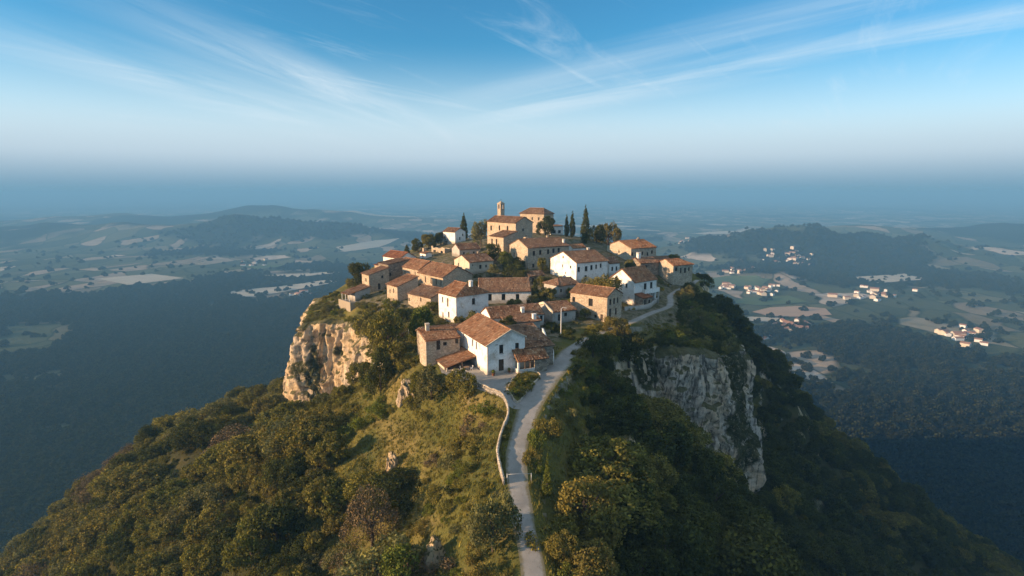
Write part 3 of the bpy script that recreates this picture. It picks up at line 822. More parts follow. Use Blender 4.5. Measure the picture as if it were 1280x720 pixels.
            k = r / L; plane((-vg, -ov, h - ov * k + .12), (W + vg, -ov, h - ov * k + .12), (-vg, L + .25, h + r + .25 * k + .12))
            lines.append(((-vg, L + .2, h + r + .1 + .25 * k), (W + vg, L + .2, h + r + .1 + .25 * k)))
        s.ro = acc_build(acc, 'roof', s.tile, s.root)
        if caps: ridge_caps(lines, s.tile, s.ro, sd_ + 5)
        return s.ro
    def roofz(s, u, v):
        if s.rd == 'v': return s.h + s.r * (1 - abs(u - s.W / 2) / (s.W / 2))
        if s.rd == 'u': return s.h + s.r * (1 - abs(v - s.L / 2) / (s.L / 2))
        return s.h + s.r * ((u / s.W) if s.rd == 'su' else v / s.L)
    def chim(s, u, v, w=.6, up=1.0, mat=None, cap=True):
        z = s.roofz(u, v); chimney(s.ro, u, v, z - .5, z + up, w, mat or s.wall, cap)
    def done(s, detail=2, **k):
        s.walls(); s.fit(detail); s.roof(**k); return s

wd = M['woodlt']
# --- the white house at the end of the road
H = House('front', 'farmhouse', 'large white gabled house with terracotta roof at the head of the road, nearest of all', 'house', M['white'], M['tile'])
for px, py, w, h in ((579.6, 420, .6, 1.3), (590.7, 428, .6, 1.3), (595.5, 431.5, .6, 1.4)): H.win('v', px, py, w, h, frame=wd)
H.win('u', 626.7, 430, .85, 1.7); H.win('u', 646.4, 425.8, .8, 1.4); H.win('u', 626.7, 456.4, 1.1, 2.3, 'door')
TR = 7.9; H.W = 9.68
H.r = 2.46
# the right half of the gable stops short where the lower wing joins
full_op = H.op; m = MB(); hh = H.h; W_, L_ = H.W, H.L
ze = hh + H.r * (1 - (TR - W_ / 2) / (W_ / 2))
H.W = TR; rd_ = H.rd; H.rd = 'none'; H.walls(); H.rd = rd_; H.W = W_
for y in (0, L_): m.poly([(0, y, hh), (TR, y, hh), (TR, y, ze), (W_ / 2, y, hh + H.r)])
m.poly([(TR, 0, hh), (TR, L_, hh), (TR, L_, ze), (TR, 0, ze)])
g_ = m.build('gable', M['white'], H.root)
H.fit(2); H.roof(trim=TR)
m = MB()                                         # pale mortar verge along the front gable
k_ = H.r / (W_ / 2)
for (u0, u1) in ((-.38, W_ / 2), (W_ / 2, TR + .2)):
    z0, z1 = [hh + H.r - abs(u - W_ / 2) * k_ + .12 for u in (u0, u1)]
    m.hexa([(u0, -.36, z0 - .16), (u1, -.36, z1 - .16), (u1, -.20, z1 - .16), (u0, -.20, z0 - .16), (u0, -.36, z0 + .12), (u1, -.36, z1 + .12), (u1, -.20, z1 + .12), (u0, -.20, z0 + .12)])
m.build('verge', M['cream'], H.root)
m = MB(); q = H.pix('u', 621, 431); 
m.box((q[0] - .25, -.03, q[1] - .12), (q[0] + .25, -.003, q[1] + .12)); m.build('wall_plaque', M['greyp'], H.root)
m = MB(); m.tube([(.12, -.1, hh - .2), (.12, -.1, .2)], .05, 6); m.build('downpipe', M['metal'], H.root)
FR = H
def sub(name, key, ref, u, v, dz, W, L, h, r, rd):      # a lower building set out along the axes of another one
    p = loc2w(ref, u, v); S[key] = (p[0], p[1], S[ref][2] + dz, S[ref][3], W, L, h, r, rd)
# wing under the catslide to the right
sub('wing', 'wing', 'front', TR + .02, .15, -.1, 6.4, 9.0, 4.3, 2.3, 'sv')
H = House('wing', 'lean_to_wing', 'weathered lean-to wing at the right side of the nearest white house', 'outbuilding', M['rubble'], M['tile_dark'])
H.done(1)
# front porch
p = loc2w('front', 5.4, -2.2); S['porch'] = (p[0], p[1], -.05, S['front'][3], 6.2, 2.15, 2.75, 1.35, 'sv')
H = House('porch', 'porch', 'tiled porch with open side and low white wall against the nearest white house', 'porch', M['white'], M['tile'], zb=-2, ov=.4, vg=.3)
m = MB(); W_, L_, h_ = H.W, H.L, H.h
m.box((0, 0, -2), (.35, .35, h_)); m.box((.35, .04, -2), (3.55, .26, .95)); m.box((.04, .35, -2), (.26, L_, .95)); m.build('low_wall', M['white'], H.root)
m = MB(); m.box((3.55, 0, -2), (6.2, .3, h_)); m.box((5.9, .3, -2), (6.2, L_, h_)); m.build('stone_wall', M['rubble'], H.root)
m = MB()
for u in (1.5, 2.6): m.box((u, .08, .953), (u + .14, .22, h_))
m.box((.352, .06, h_ - .22), (3.548, .24, h_ - .003)); m.box((.06, .352, h_ - .22), (.24, L_ - .02, h_ - .003)); m.build('timber_post', M['woodlt'], H.root)
m = MB(); m.box((.35, L_ - .06, .1), (5.85, L_ - .02, h_ + .9)); m.build('back_wall', M['cream'], H.root)
H.roof(caps=True)
# annex on the left with its own chimney
H = House('annex', 'stone_annex', 'small pale stone house with stub chimney, left of the nearest white house', 'house', M['stone'], M['tile'])
H.win('u', 548, 431.4, .8, 1.9, 'door'); H.win('u', 556.3, 429.7, .8, .7); H.win('u', 573.5, 426, .7, 1.0); H.done(2)
H.chim(1.6, 4.6, .75, 1.3, M['cream'])
sub('rear', 'rear', 'annex', 1.2, 5.3, .2, 9.2, 6.5, 4.6, 1.3, 'u')
H = House('rear', 'rear_outbuilding', 'brown tiled outbuilding behind the small stone annex, below the tall white house', 'outbuilding', M['rubble'], M['tile_dark']); H.done(2)
# open lean-to in front of the annex
sh = [loc2w('front', u, v) for u, v in ((-6.1, 5.7),)][0]
S['shelter'] = (sh[0], sh[1], -1.0, S['front'][3], 6.0, 7.4, 1.75, 1.35, 'su')
H = House('shelter', 'open_shelter', 'orange tiled open lean-to on the left side of the nearest white house', 'shelter', M['cream'], M['tile'], zb=-2, ov=.35, vg=.3)
m = MB(); W_, L_, h_, r_ = H.W, H.L, H.h, H.r
m.box((.0, 1.2, -2), (.3, L_, h_)); m.box((.0, L_ - .3, -2), (W_ - .02, L_ - .003, h_ + .1)); m.build('wall', M['cream'], H.root)
for u in (.02, 3.1):
    m = MB(); zt = h_ + r_ * u / W_; m.box((u, .02, -1.2), (u + .26, .28, zt - .02)); m.build('post', M['cream'] if u < 1 else M['woodlt'], H.root)
m = MB(); m.hexa([(.0, .05, h_ - .2), (W_ - .02, .05, h_ + r_ - .2), (W_ - .02, .2, h_ + r_ - .2), (0, .2, h_ - .2), (.0, .05, h_ - .02), (W_ - .02, .05, h_ + r_ - .02), (W_ - .02, .2, h_ + r_ - .02), (0, .2, h_ - .02)]); m.build('beam', M['wood'], H.root)
H.roof()
# --- tall white house and the long one behind it
H = House('white_mid', 'white_townhouse', 'tall white house with white chimney and wall lamp, left of the long white house', 'house', M['white'], M['tile'], hip=(2.4, 0))
S_ = H
for px, py, w, h in ((553.3, 374.4, .55, 1.5), (553.7, 393.5, .55, 1.4)): H.win('v', px, py, w, h, frame=wd)
H.win('v', 559.6, 378, .8, 2.3, 'door', mat=wd); H.win('v', 561, 393, .7, 1.5, frame=wd)
H.win('u', 592, 376.7, 1.0, 1.6); H.win('u', 592.2, 392, 1.0, 1.4)
H.done(2); H.chim(H.W * .52, 1.0, .8, .75, M['white'])
m = MB(); a, z = H.pix('u', 577, 381); m.box((a - .03, -.5, z), (a + .03, -.003, z + .06)); m.tube([(a, -.5, z + .05), (a, -.5, z - .05), (a, -.5, z - .3)], [.06, .17, .2], 8); m.build('wall_lamp', M['whitepaint'], H.root)
H = House('long', 'long_house', 'long low white house with a wide ridged brown roof and three dark windows', 'house', M['white'], M['tile_dark'])
for px, py, w, h in ((612.4, 371.7, 1.1, 1.9), (629.4, 371.3, 1.1, 1.8), (647, 371, 1.05, 1.6)): H.win('u', px, py, w, h, shut=None)
H.done(2)
H = House('lowrow', 'low_house', 'low white house with mottled brown roof just behind the nearest white house', 'house', M['white'], M['tile_dark'])
H.win('u', 678.3, 397.5, .8, 1.4); H.done(2); H.chim(8.6, 1.0, .8, 1.0, M['white'])
sub('rowext', 'rowext', 'lowrow', 2.5, -4.2, -.2, 8.6, 4.1, 2.55, .85, 'sv')
H = House('rowext', 'roof_extension', 'mottled brown lean-to between the nearest white house and the low white house', 'outbuilding', M['greyp'], M['tile_dark']); H.done(1); H.chim(7.4, 1.0, .85, 1.3, M['white'], False)
H = House('lowhouse', 'cottage', 'low grey cottage with a raised pale gable edge beside the bend of the lane', 'house', M['greyp'], M['tile_dark'])
H.win('u', 707.2, 393, .9, .9); H.win('u', 699, 397, .8, 1.7, 'door'); H.done(2)
m = MB(); k_ = H.r / (H.L / 2)
for v0, v1 in ((-.4, H.L / 2), (H.L / 2, H.L + .4)):
    z0, z1 = [H.h + H.r - abs(v - H.L / 2) * k_ + .05 for v in (v0, v1)]
    m.hexa([(-.34, v0, z0 - .3), (-.02, v0, z0 - .3), (-.02, v1, z1 - .3), (-.34, v1, z1 - .3), (-.34, v0, z0 + .32), (-.02, v0, z0 + .32), (-.02, v1, z1 + .32), (-.34, v1, z1 + .32)])
m.build('parapet', M['cream'], H.root)
# --- left group
H = House('barn', 'stone_hall', 'long tan stone hall with four tall slit windows above the lean-to roofs', 'house', M['ochre'], M['tile'])
for a in (1.3, 4.2, 7.3, 10.9): H.add('v', a, 1.5, .6, 2.0)
H.done(1); H.chim(7.4, 11.5, .7, .9, M['rubble'])
H = House('barn2', 'stone_hall', 'tan stone hall with plain wall joined to the back of the slit windowed hall', 'house', M['ochre'], M['tile'])
H.win('v', 506, 340, .5, 1.3); H.win('v', 519, 342, .5, 1.3); H.done(1)
H = House('lean', 'side_house', 'narrow tan house with single pitch roof, left of the slit windowed hall', 'house', M['ochre'], M['tile'])
H.win('v', 492, 363.5, .6, 1.4); H.win('v', 487.5, 364, .6, 1.2); H.done(1)
H = House('low', 'lower_lean_to', 'low lean-to with wide brown roof at the foot of the slit windowed hall', 'outbuilding', M['ochre'], M['tile_dark'])
H.win('v', 508, 373.5, .6, 1.0); H.win('v', 526, 374.5, .6, 1.2); H.done(1)
H = House('terrace', 'tower_house', 'narrow two storey stone house with sloping roof above the terrace at the cliff edge', 'house', M['ochre'], M['tile'])
H.win('v', 457.5, 350, .9, 1.3); H.win('u', 474, 358, 1.0, 2.1, 'door'); H.win('u', 478, 346, .8, .9); H.done(1)
H = House('veranda', 'veranda_house', 'small grey house with tiled veranda on posts, leftmost of the village above the cliff', 'house', M['greyp'], M['tile'])
H.walls(); H.roof()
m = MB()
for v in (.1, H.L * .5, H.L - .2): m.box((-2.0, v, -.2), (-1.85, v + .15, 2.2))
m.box((-2.0, .05, 2.2), (-1.8, H.L, 2.36)); m.build('post', M['whitepaint'], H.root)
acc = acc_new(); k_ = .24
A = np.array([-2.3, -.2, 2.42]); B_ = np.array([-2.3, H.L + .2, 2.42]); C_ = np.array([-.36, -.2, 2.88]); e = (B_ - A) / np.linalg.norm(B_ - A); t_ = C_ - A; l_ = np.linalg.norm(t_); t_ /= l_
tile_plane(A, e, t_, [(0, 0), (H.L + .4, 0), (H.L + .4, l_), (0, l_)], acc, seed=91); acc_build(acc, 'veranda_roof', M['tile'], H.root)
p = loc2w('barn2', 1.2, 12.5); S['rub'] = (-44.5, 205.5, 1.0, 40, 8.5, 7.5, 7.2, 1.2, 'su')
H = House('rub', 'rubble_house', 'dark rubble stone house between the cliff edge tower house and the plain hall', 'house', M['rubble'], M['tile_dark']); H.win('u', 488, 343, .8, 1.1); H.done(1)
H = House('redroof', 'red_roofed_house', 'white house with a smooth red roof at the back of the left group', 'house', M['white'], M['tile_red']); H.done(1)
p = at(485, 333, 7.0); S['flat'] = (p[0], p[1], 3.0, 45.7, 3.5, 9, 3.8, .5, 'su')
H = House('flat', 'loggia_house', 'orange walled house with a row of openings just below the smooth red roof', 'house', M['ochre'], M['tile_red'])
for a in (1.6, 3.6, 5.6, 7.5): H.add('v', a, 1.5, .9, 1.3)
H.done(1)
p = at(528, 329, 5.0); S['hut'] = (p[0] + .5, p[1] + 6, 5.0, 40, 3.2, 4.6, 3.3, .5, 'v')
H = House('hut', 'white_hut', 'tiny white hut with a dark window and brick chimney behind the plain hall', 'hut', M['white'], M['tile']); H.add('v', 2.3, 1.4, 1.0, 1.1); H.done(1); H.chim(1.6, 3.6, 1.2, 1.5, M['ochre'], False)
# --- upper village
H = House('smallwhite', 'gabled_house', 'small house with sunlit orange gable and pale blue front, behind the long white house', 'house', M['cream'], M['tile_dark'])
H.win('u', 600.6, 333.5, .95, 1.4); H.win('u', 607.7, 332.7, .7, .9); H.win('u', 591, 331.6, .5, .5); H.win('v', 573, 330.6, .65, 1.2); H.done(1); H.chim(7.6, 6.6, .6, .9, M['ochre'])
H = House('ruinroof', 'grey_cottage', 'low grey cottage with worn roof above the small house with the orange gable', 'house', M['greyp'], M['tile_dark']); H.add('u', 2, .8, .8, 1.0); H.add('u', 6.5, .8, .8, 1.0); H.done(1)
p = at(556, 322, 6.2); S['ruin'] = (p[0], p[1], 6.2, 40, 5, 10.5, 3.4, .3, 'su')
H = House('ruin', 'ruined_house', 'roofless orange stone ruin with dark doorways in the left part of the upper village', 'ruin', M['ochre'], M['tile_dark'])
H.add('v', 2.4, .2, 1.7, 2.4, 'open', deep=.5); H.add('v', 8.0, 1.2, 2.0, 1.5, 'open', deep=.5); H.add('v', 5.4, 1.4, .7, .9, 'open', deep=.4); H.rd = 'none'; H.walls(); H.fit(1)
m = MB()
rg_ = np.random.default_rng(5)
for i in range(10): 
    a0 = i * 1.05; t_ = .15 + rg_.random() * .8; m.box((0.002, a0 + .002, H.h - .01), (.45, a0 + 1.046, H.h + t_))
for i in range(4): m.box((.5 + i * 1.1, .002, H.h - .01), (1.55 + i * 1.1, .45, H.h + .1 + rg_.random() * .5))
m.box((.4, .4, 2.6), (4.9, 10.2, 2.7)); m.build('broken_wall_top', M['ochre'], H.root)
H = House('farwhite', 'white_cube_house', 'bright white house behind the tall dark cypress, left end of the upper village', 'house', M['white'], M['tile_dark']); H.add('v', 5.0, .6, .7, 1.2); H.add('u', 3, 1.2, .8, 1.4); H.add('u', 4.8, 3, .7, 1.0); H.done(1)
p = at(594, 303, 11); S['shed'] = (p[0], p[1] + 3, 10.5, 35, 5, 6, 2.6, 1.0, 'u')
H = House('shed', 'pale_shed', 'small pale shed between the tall cypress and the church', 'shed', M['white'], M['tile_dark']); H.add('u', 2.2, 0, 1, 1.9, 'door'); H.done(1)
H = House('church', 'church', 'tall tan stone church with a slim bell tower on the top of the village', 'church', M['ochre'], M['tile_dark'], zb=-5)
for px, py in ((613.9, 285), (624.3, 284.9), (634.3, 285.5)): H.win('v', px, py, 1.0, 2.0)
H.win('u', 654, 287.4, .8, 1.1); H.win('u', 657.5, 297, .7, 1.6); H.done(2)
bt = MB(); u0, v0 = 5.2, 15.6; q = 1.05; zt = H.h + H.r + 5.0; z0 = H.h - 1
bt.box((u0 - q, v0 - q, z0), (u0 + q, v0 + q, zt - 2.0))
for sx in (-1, 1):
    for sy in (-1, 1): bt.box((u0 + sx * .75 - .3, v0 + sy * .75 - .3, zt - 2.003), (u0 + sx * .75 + .3, v0 + sy * .75 + .3, zt - .3))
bt.box((u0 - q, v0 - q, zt - .303), (u0 + q, v0 + q, zt)); bt.box((u0 - q - .15, v0 - q - .15, zt), (u0 + q + .15, v0 + q + .15, zt + .14)); bt.box((u0 - q - .1, v0 - q - .1, zt - 2.1), (u0 + q + .1, v0 + q + .1, zt - 1.99))
bo = bt.build('bell_tower', M['ochre'], H.root, bevel=.03)
m = MB(); 
for i in range(4):
    c4 = [(u0 - q - .1, v0 - q - .1), (u0 + q + .1, v0 - q - .1), (u0 + q + .1, v0 + q + .1), (u0 - q - .1, v0 + q + .1)]
    a, b = c4[i], c4[(i + 1) % 4]; m.poly([(*a, zt + .14), (*b, zt + .14), (u0, v0, zt + 1.15)])
m.build('spire', M['ochre'], bo)
m = MB(); m.tube([(u0, v0, zt - .45), (u0, v0, zt - .6), (u0, v0, zt - .95), (u0, v0, zt - 1.2), (u0, v0, zt - 1.3)], [.08, .26, .33, .42, .48], 12); m.build('bell', M['wood'], bo, smooth=True)
m = MB(); m.box((u0 - .04, v0 - .04, zt + 1.1), (u0 + .04, v0 + .04, zt + 2.0)); m.box((u0 - .25, v0 - .035, zt + 1.55), (u0 + .25, v0 + .035, zt + 1.63)); m.build('cross', M['wood'], bo)
H = House('churchannex', 'sacristy', 'lower tan stone building with lean-to roof and two tall windows against the church', 'church annex', M['ochre'], M['tile_dark'], zb=-5)
H.win('v', 615, 301.7, .95, 2.1); H.win('v', 620.6, 302.2, .95, 2.1); H.done(1)
H = House('manor', 'manor_house', 'long two storey stone house with a row of five upper windows below the church', 'house', M['stone'], M['tile_dark'])
for px, py in ((667.4, 316.8), (675.4, 315.6), (685.3, 314.7), (691.9, 313.4), (698.4, 312.6)): H.win('u', px, py, 1.0, 1.7)
H.win('u', 666.7, 332.5, .9, 1.3); H.win('v', 642.5, 318, .8, 1.7); H.done(1)
H.chim(4.2, 8.2, 1.6, 1.0, M['ochre'], False); H.chim(16.6, 2.0, .7, 1.2, M['white']); H.chim(13.0, 7.5, .7, .8, M['stone'])
H = House('tower', 'stone_keep', 'big square stone building with hipped roof, farthest on the summit behind the church', 'house', M['ochre'], M['tile_dark'], hip=(3.2, 3.2), zb=-5)
for a, z in ((3.0, 6.2), (7.0, 6.2), (10.8, 6.2), (4.2, 2.5)): H.add('v', a, z, .9, 1.5)
H.add('u', 4, 5.8, .8, 1.4); H.done(1)
p = at(697, 291, 15); S['modern'] = (p[0] - 3, p[1] + 3, 13.4, 30, 7, 5, 4.4, .3, 'sv')
H = House('modern', 'white_box_house', 'flat roofed white house in shade beside the two dark cypresses near the summit', 'house', M['white'], M['tile_dark'])
H.add('u', 2, 1.0, 1.8, 1.5); H.add('u', 5, 1.0, 1.6, 1.5); H.done(1)
H = House('whitehouse', 'white_gabled_house', 'big white house with sunlit gable and a row of upper windows, right of the manor', 'house', M['white'], M['tile_dark'])
for px, py, w, h in ((723.5, 336.8, .95, 1.6), (732.8, 335.8, 1.1, 1.6), (739.4, 334.4, .95, 1.6), (745.3, 333.3, .7, 1.4), (751, 332, .7, 1.4), (732, 346.5, .95, 1.3)): H.win('u', px, py, w, h)
for px, py, w, h in ((703.3, 332.2, .55, 1.0), (713.3, 333.7, .8, .9), (707, 341, .5, .6)): H.win('v', px, py, w, h)
H.done(2); H.chim(11.3, 9.2, .8, .9, M['white'])
m = MB(); v_ = 7.7; m.box((-.06, v_ - .32, H.h + .75), (-.003, v_ + .32, H.h + 1.55)); m.build('attic_window', M['wood'], H.root)
H = House('whiteannex', 'white_side_house', 'narrow white side house with two windows, right end of the big white house', 'house', M['white'], M['tile_dark'])
H.add('u', 1.3, 1.7, .75, 1.5); H.add('u', 3.1, 1.7, .75, 1.5); H.done(1)
H = House('backstone', 'upper_stone_house', 'stone house with sunlit orange gable at the upper right edge of the village', 'house', M['stone'], M['tile'])
for px, py in ((790.6, 317.5), (792.3, 324.0), (803, 316.7), (809.5, 317.5), (815, 315)): H.win('u', px, py, .8, 1.4)
H.win('v', 773.7, 314.5, .7, 1.0); H.done(1); H.chim(8.6, 7.0, .8, .7, M['rubble'], False); H.chim(10.3, 8.4, .7, .8, M['rubble'])
H = House('endhouse', 'cliff_end_house', 'stone house with a row of upper windows, rightmost of the village above the cliff', 'house', M['stone'], M['tile'], hip=(0, 3.2), zb=-5)
for px, py, w, h in ((845.3, 336.5, 1.2, 1.4), (851, 338, .7, 2.0), (856.4, 338, 1.0, 1.9), (861.2, 336.3, .7, 1.5)): H.win('u', px, py, w, h)
H.done(2)
p = at(838, 337, 8); S['endback'] = (48.3, 214.5, 1.0, 25.6, 8.5, 7.5, 6.6, 1.6, 'u')
H = House('endback', 'shaded_house', 'dark roofed stone house wedged between the upper stone house and the rightmost house', 'house', M['rubble'], M['tile_dark'])
H.add('u', 2.4, 3.6, 1.5, 2.2); H.add('u', 5.5, .1, 1.1, 2.4, 'door'); H.done(1); H.chim(1.5, 3.4, 1.2, 1.9, M['white'])
H = House('balcony', 'balcony_house', 'white house with a pale balcony over dark openings, below the upper stone house', 'house', M['white'], M['tile'])
H.win('u', 806.6, 358, 1.4, 1.9); H.win('u', 814.2, 356.5, 1.3, 1.9); H.win('v', 783, 357, .8, 1.2)
for a in (5.0, 7.2, 9.3): H.add('u', a, .1, 1.4, 2.5, 'open', deep=.9)
H.done(2)
m = MB(); m.box((3.6, -1.25, 3.2), (H.W, -.003, 3.4)); m.box((3.6, -1.25, 3.4), (H.W, -1.1, 4.45)); m.box((H.W - .15, -1.1, 3.4), (H.W, -.003, 4.45)); m.box((3.6, -1.1, 3.4), (3.75, -.003, 4.45)); m.build('balcony', M['white'], H.root)
for u in (3.7, 6.9, 10.35):
    m = MB(); m.box((u, -1.2, -2), (u + .34, -.9, 3.2)); m.build('column', M['greyp'], H.root)
p = loc2w('balcony', 1.0, -3.6); S['redporch'] = (p[0] - 1.0, p[1], .8, 40.6, 4.4, 3.9, 2.7, 1.1, 'sv')
H = House('redporch', 'red_tiled_outbuilding', 'little outbuilding with a red tiled roof in front of the balcony house', 'outbuilding', M['rubble'], M['tile_red'])
H.add('u', 1.2, .1, 1.0, 1.9, 'open', deep=.4); H.add('u', 3.2, .9, .9, 1.1); H.done(1)
H = House('stone', 'square_stone_house', 'tan stone house with sunlit long wall and shaded gable, beside the lane on the right', 'house', M['ochre'], M['tile'])
H.win('v', 717.2, 374.3, .95, 1.4); H.win('v', 738.3, 378, 1.3, 2.0); H.win('v', 744.3, 395.5, .8, .8); H.win('v', 752, 397, .8, 1.7, 'door')
for px, py, w, h in ((763, 377.8, .9, 1.6), (767.8, 376.4, .9, 1.6), (772.2, 375.2, .8, 1.5), (762.8, 391, 1.0, 2.1), (770.0, 389.2, .9, 1.8)): H.win('u', px, py, w, h)
H.done(2)
H = House('grey', 'grey_house', 'small plain grey house with hipped brown roof below the big white gabled house', 'house', M['greyp'], M['tile_dark'], hip=(2.5, 0)); H.win('u', 701.5, 363.3, .7, 1.0); H.done(1)

p = at(832, 331, 7.2); S['endroof'] = (57.5, 224.5, 2.0, 25.6, 6.5, 6.0, 5.2, 1.4, 'u')
H = House('endroof', 'back_house', 'small dark roofed house showing just behind the rightmost house', 'house', M['stone'], M['tile_dark']); H.add('u', 2, 3.0, .8, 1.2); H.done(1)
S['backwhite'] = (24.0, 226.0, 8.6, 29, 6.0, 5.0, 3.6, 1.2, 'u')
H = House('backwhite', 'small_white_house', 'small white house half hidden between the manor and the broad cypress', 'house', M['white'], M['tile']); H.add('u', 1.8, .9, .8, 1.1); H.add('u', 4.2, 0, 1.0, 2.0, 'door'); H.done(1)
S['midshed'] = (5.5, 183.5, 4.6, 32, 6.0, 4.5, 2.7, 1.1, 'u')
H = House('midshed', 'garden_shed', 'low stone garden shed below the manor front, left of the big white house', 'shed', M['rubble'], M['tile_dark']); H.add('u', 1.6, 0, 1.0, 1.9, 'door'); H.add('u', 4.2, .9, .8, .8); H.done(1)
S['leftshed'] = (-38.5, 211.5, 4.0, 40, 5.5, 6.5, 4.0, 1.4, 'v')
H = House('leftshed', 'back_barn', 'small tan barn between the rubble house and the plain hall', 'barn', M['ochre'], M['tile']); H.add('v', 3, 1.8, .7, 1.1); H.done(1)
# ------------------------------------------------------------------ road, forecourt, walls and small things
def ribbon(P, name, mat, lift=.05, seg=6, edge=True, kind='structure'):
    V, Q, E = [], [], []
    rg = np.random.default_rng(3)
    for i, p in enumerate(P):
        a, b = P[max(i - 1, 0)], P[min(i + 1, len(P) - 1)]
        d = (b - a)[:2]; d /= np.hypot(*d) + 1e-9; nrm = np.array([d[1], -d[0]])
        jl, jr = .16 * vnoise(i * .37, 1.3, 0, 5), .16 * vnoise(i * .37, 7.9, 0, 6)
        for k in range(seg + 1):
            t = k / seg * 2 - 1; q = p[:2] + nrm * (t * p[3] / 2 + (jl if k == 0 else jr if k == seg else 0))
            V.append((q[0], q[1], p[2] + lift - .05 * t * t)); E.append(abs(t))
    n = seg + 1
    for i in range(len(P) - 1):
        for k in range(seg): Q.append((i * n + k, i * n + k + 1, (i + 1) * n + k + 1, (i + 1) * n + k))
    V = np.array(V, float)
    o = link(name, np_mesh(name, V, Q, smooth=True, fattr={'edge': ('POINT', E)}, mats=[mat])); tag(o, kind=kind); return o
ribbon(ROADS, 'road', M['road'], .06)
# forecourt of the nearest house: one sheet a little above the ground
from mathutils.geometry import delaunay_2d_cdt
CB = np.concatenate([np.linspace(COURT2[k_], COURT2[(k_ + 1) % len(COURT2)], 8)[:-1] for k_ in range(len(COURT2))])
gx_, gy_ = np.meshgrid(np.arange(CB[:, 0].min(), CB[:, 0].max(), .6), np.arange(CB[:, 1].min(), CB[:, 1].max(), .6)); gx_, gy_ = gx_.ravel(), gy_.ravel()
k_ = inpoly(gx_, gy_, CB) & (seg_dist(gx_, gy_, CB) > .3)
pts_ = [Vector(p) for p in CB] + [Vector((a, b)) for a, b in zip(gx_[k_], gy_[k_])]
r_ = delaunay_2d_cdt(pts_, [(a, (a + 1) % len(CB)) for a in range(len(CB))], [list(range(len(CB)))], 1, 1e-4)
vx = np.array([(v.x, v.y) for v in r_[0]]); zz_ = gz(vx[:, 0], vx[:, 1]) + .045
me = bpy.data.meshes.new('forecourt'); me.from_pydata([(a, b, c) for (a, b), c in zip(vx, zz_)], [], [tuple(f) for f in r_[2]]); me.materials.append(M['road']); tag(link('forecourt', me), kind='structure')

def wall_along(pts, name, label, cat, mat, h=1.0, th=.36, step=.6, capmat=None, below=.8, rough=.07, hs=None):
    P = spline(np.array([(*p, 0.0) for p in pts]), step)[:, :2]
    z = gz(P[:, 0], P[:, 1]); z = np.convolve(np.pad(z, 3, mode='edge'), np.ones(7) / 7, 'valid')
    c0 = P.mean(0); zb = float(z.min())
    rt = empty(name, (c0[0], c0[1], zb)); tag(rt, label, cat)
    def sweep(w, z0, z1, nm, m, rg):
        V, Q = [], []
        for i in range(len(P)):
            d = P[min(i + 1, len(P) - 1)] - P[max(i - 1, 0)]; d /= np.hypot(*d); n = np.array([d[1], -d[0]])
            j = rg * vnoise(i * .9, 3.1 if nm == 'wall' else 3.1, 0, 8)
            for sx, zz in ((-1, z0), (1, z0), (1, z1), (-1, z1)):
                q = P[i] + n * sx * (w / 2 + .03 * vnoise(i * .8, zz, sx, 4)); V.append((q[0] - c0[0], q[1] - c0[1], z[i] + (zz + j if zz > .2 else zz) - zb))
        for i in range(len(P) - 1):
            for k in range(4): Q.append((i * 4 + k, i * 4 + (k + 1) % 4, i * 4 + 4 + (k + 1) % 4, i * 4 + 4 + k))
        e = (len(P) - 1) * 4; Q += [(0, 3, 2, 1), (e, e + 1, e + 2, e + 3)]
        link(nm, np_mesh(nm, V, Q, mats=[m]), rt)
    sweep(th, -below, h, 'wall', mat, rough)
    if capmat: sweep(th + .1, h + .003, h + .1, 'coping', capmat, rough)
    return rt
def P2(L): return [tuple(at(*q)[:2]) for q in L]
wall_along(P2([(598, 487, -.9), (612, 494, -1.0), (625, 502, -1.5), (634, 511, -1.9), (635, 522, -2.5), (629, 538, -3.3), (624, 555, -4.0), (622, 572, -4.6), (626, 592, -5.4), (630, 606, -5.9)]),
           'roadside_wall', 'low pale stone wall curving along the left edge of the road', 'wall', M['grey'], .85, .28, .5, M['stone'], rough=.13)
wall_along(P2([(566, 470, -.9), (578, 478, -.8), (592, 485, -.8)]), 'forecourt_wall', 'short crumbling wall at the left lip of the forecourt, behind the round bush', 'wall', M['stone'], .7, .35, .5)
wall_along(P2([(678, 419, .4), (683, 432, .3), (690, 443, .2), (691, 456, .1)]), 'garden_wall', 'white rendered garden wall curving beside the lane, right of the tiled porch', 'wall', M['white'], 1.3, .35, .5, M['white'], rough=.25)
x_, y_, z_, ps_ = S['veranda'][:4]
rt = empty('terrace_wall', (x_, y_, z_), R(ps_)); tag(rt, 'cream retaining wall under the small veranda house on the cliff edge', 'wall')
m = MB(); m.box((-3.0, -2.2, -5), (-2.6, 6.0, .35)); m.hexa([(-3.0, -2.6, -5), (3.6, -4.6, -5), (3.6, -4.2, -5), (-3.0, -2.204, -5), (-3.0, -2.6, .35), (3.6, -4.6, .35), (3.6, -4.2, .35), (-3.0, -2.204, .35)]); m.build('wall', M['cream'], rt)
m = MB(); m.poly([(-2.6, -2.2, -.02), (3.6, -4.2, -.02), (5.5, -.01, -.02), (-.01, -.01, -.02), (-.01, 6, -.02), (-2.6, 6, -.02)]); m.build('paving', M['road'], rt)
wall_along(P2([(781, 391, .8), (797, 388, .8), (812, 384, .7), (822, 377, .5)]), 'lane_wall', 'grey terrace wall below the balcony house beside the lane', 'wall', M['greyp'], 1.1, .4, .6, M['greyp'], below=1.5)
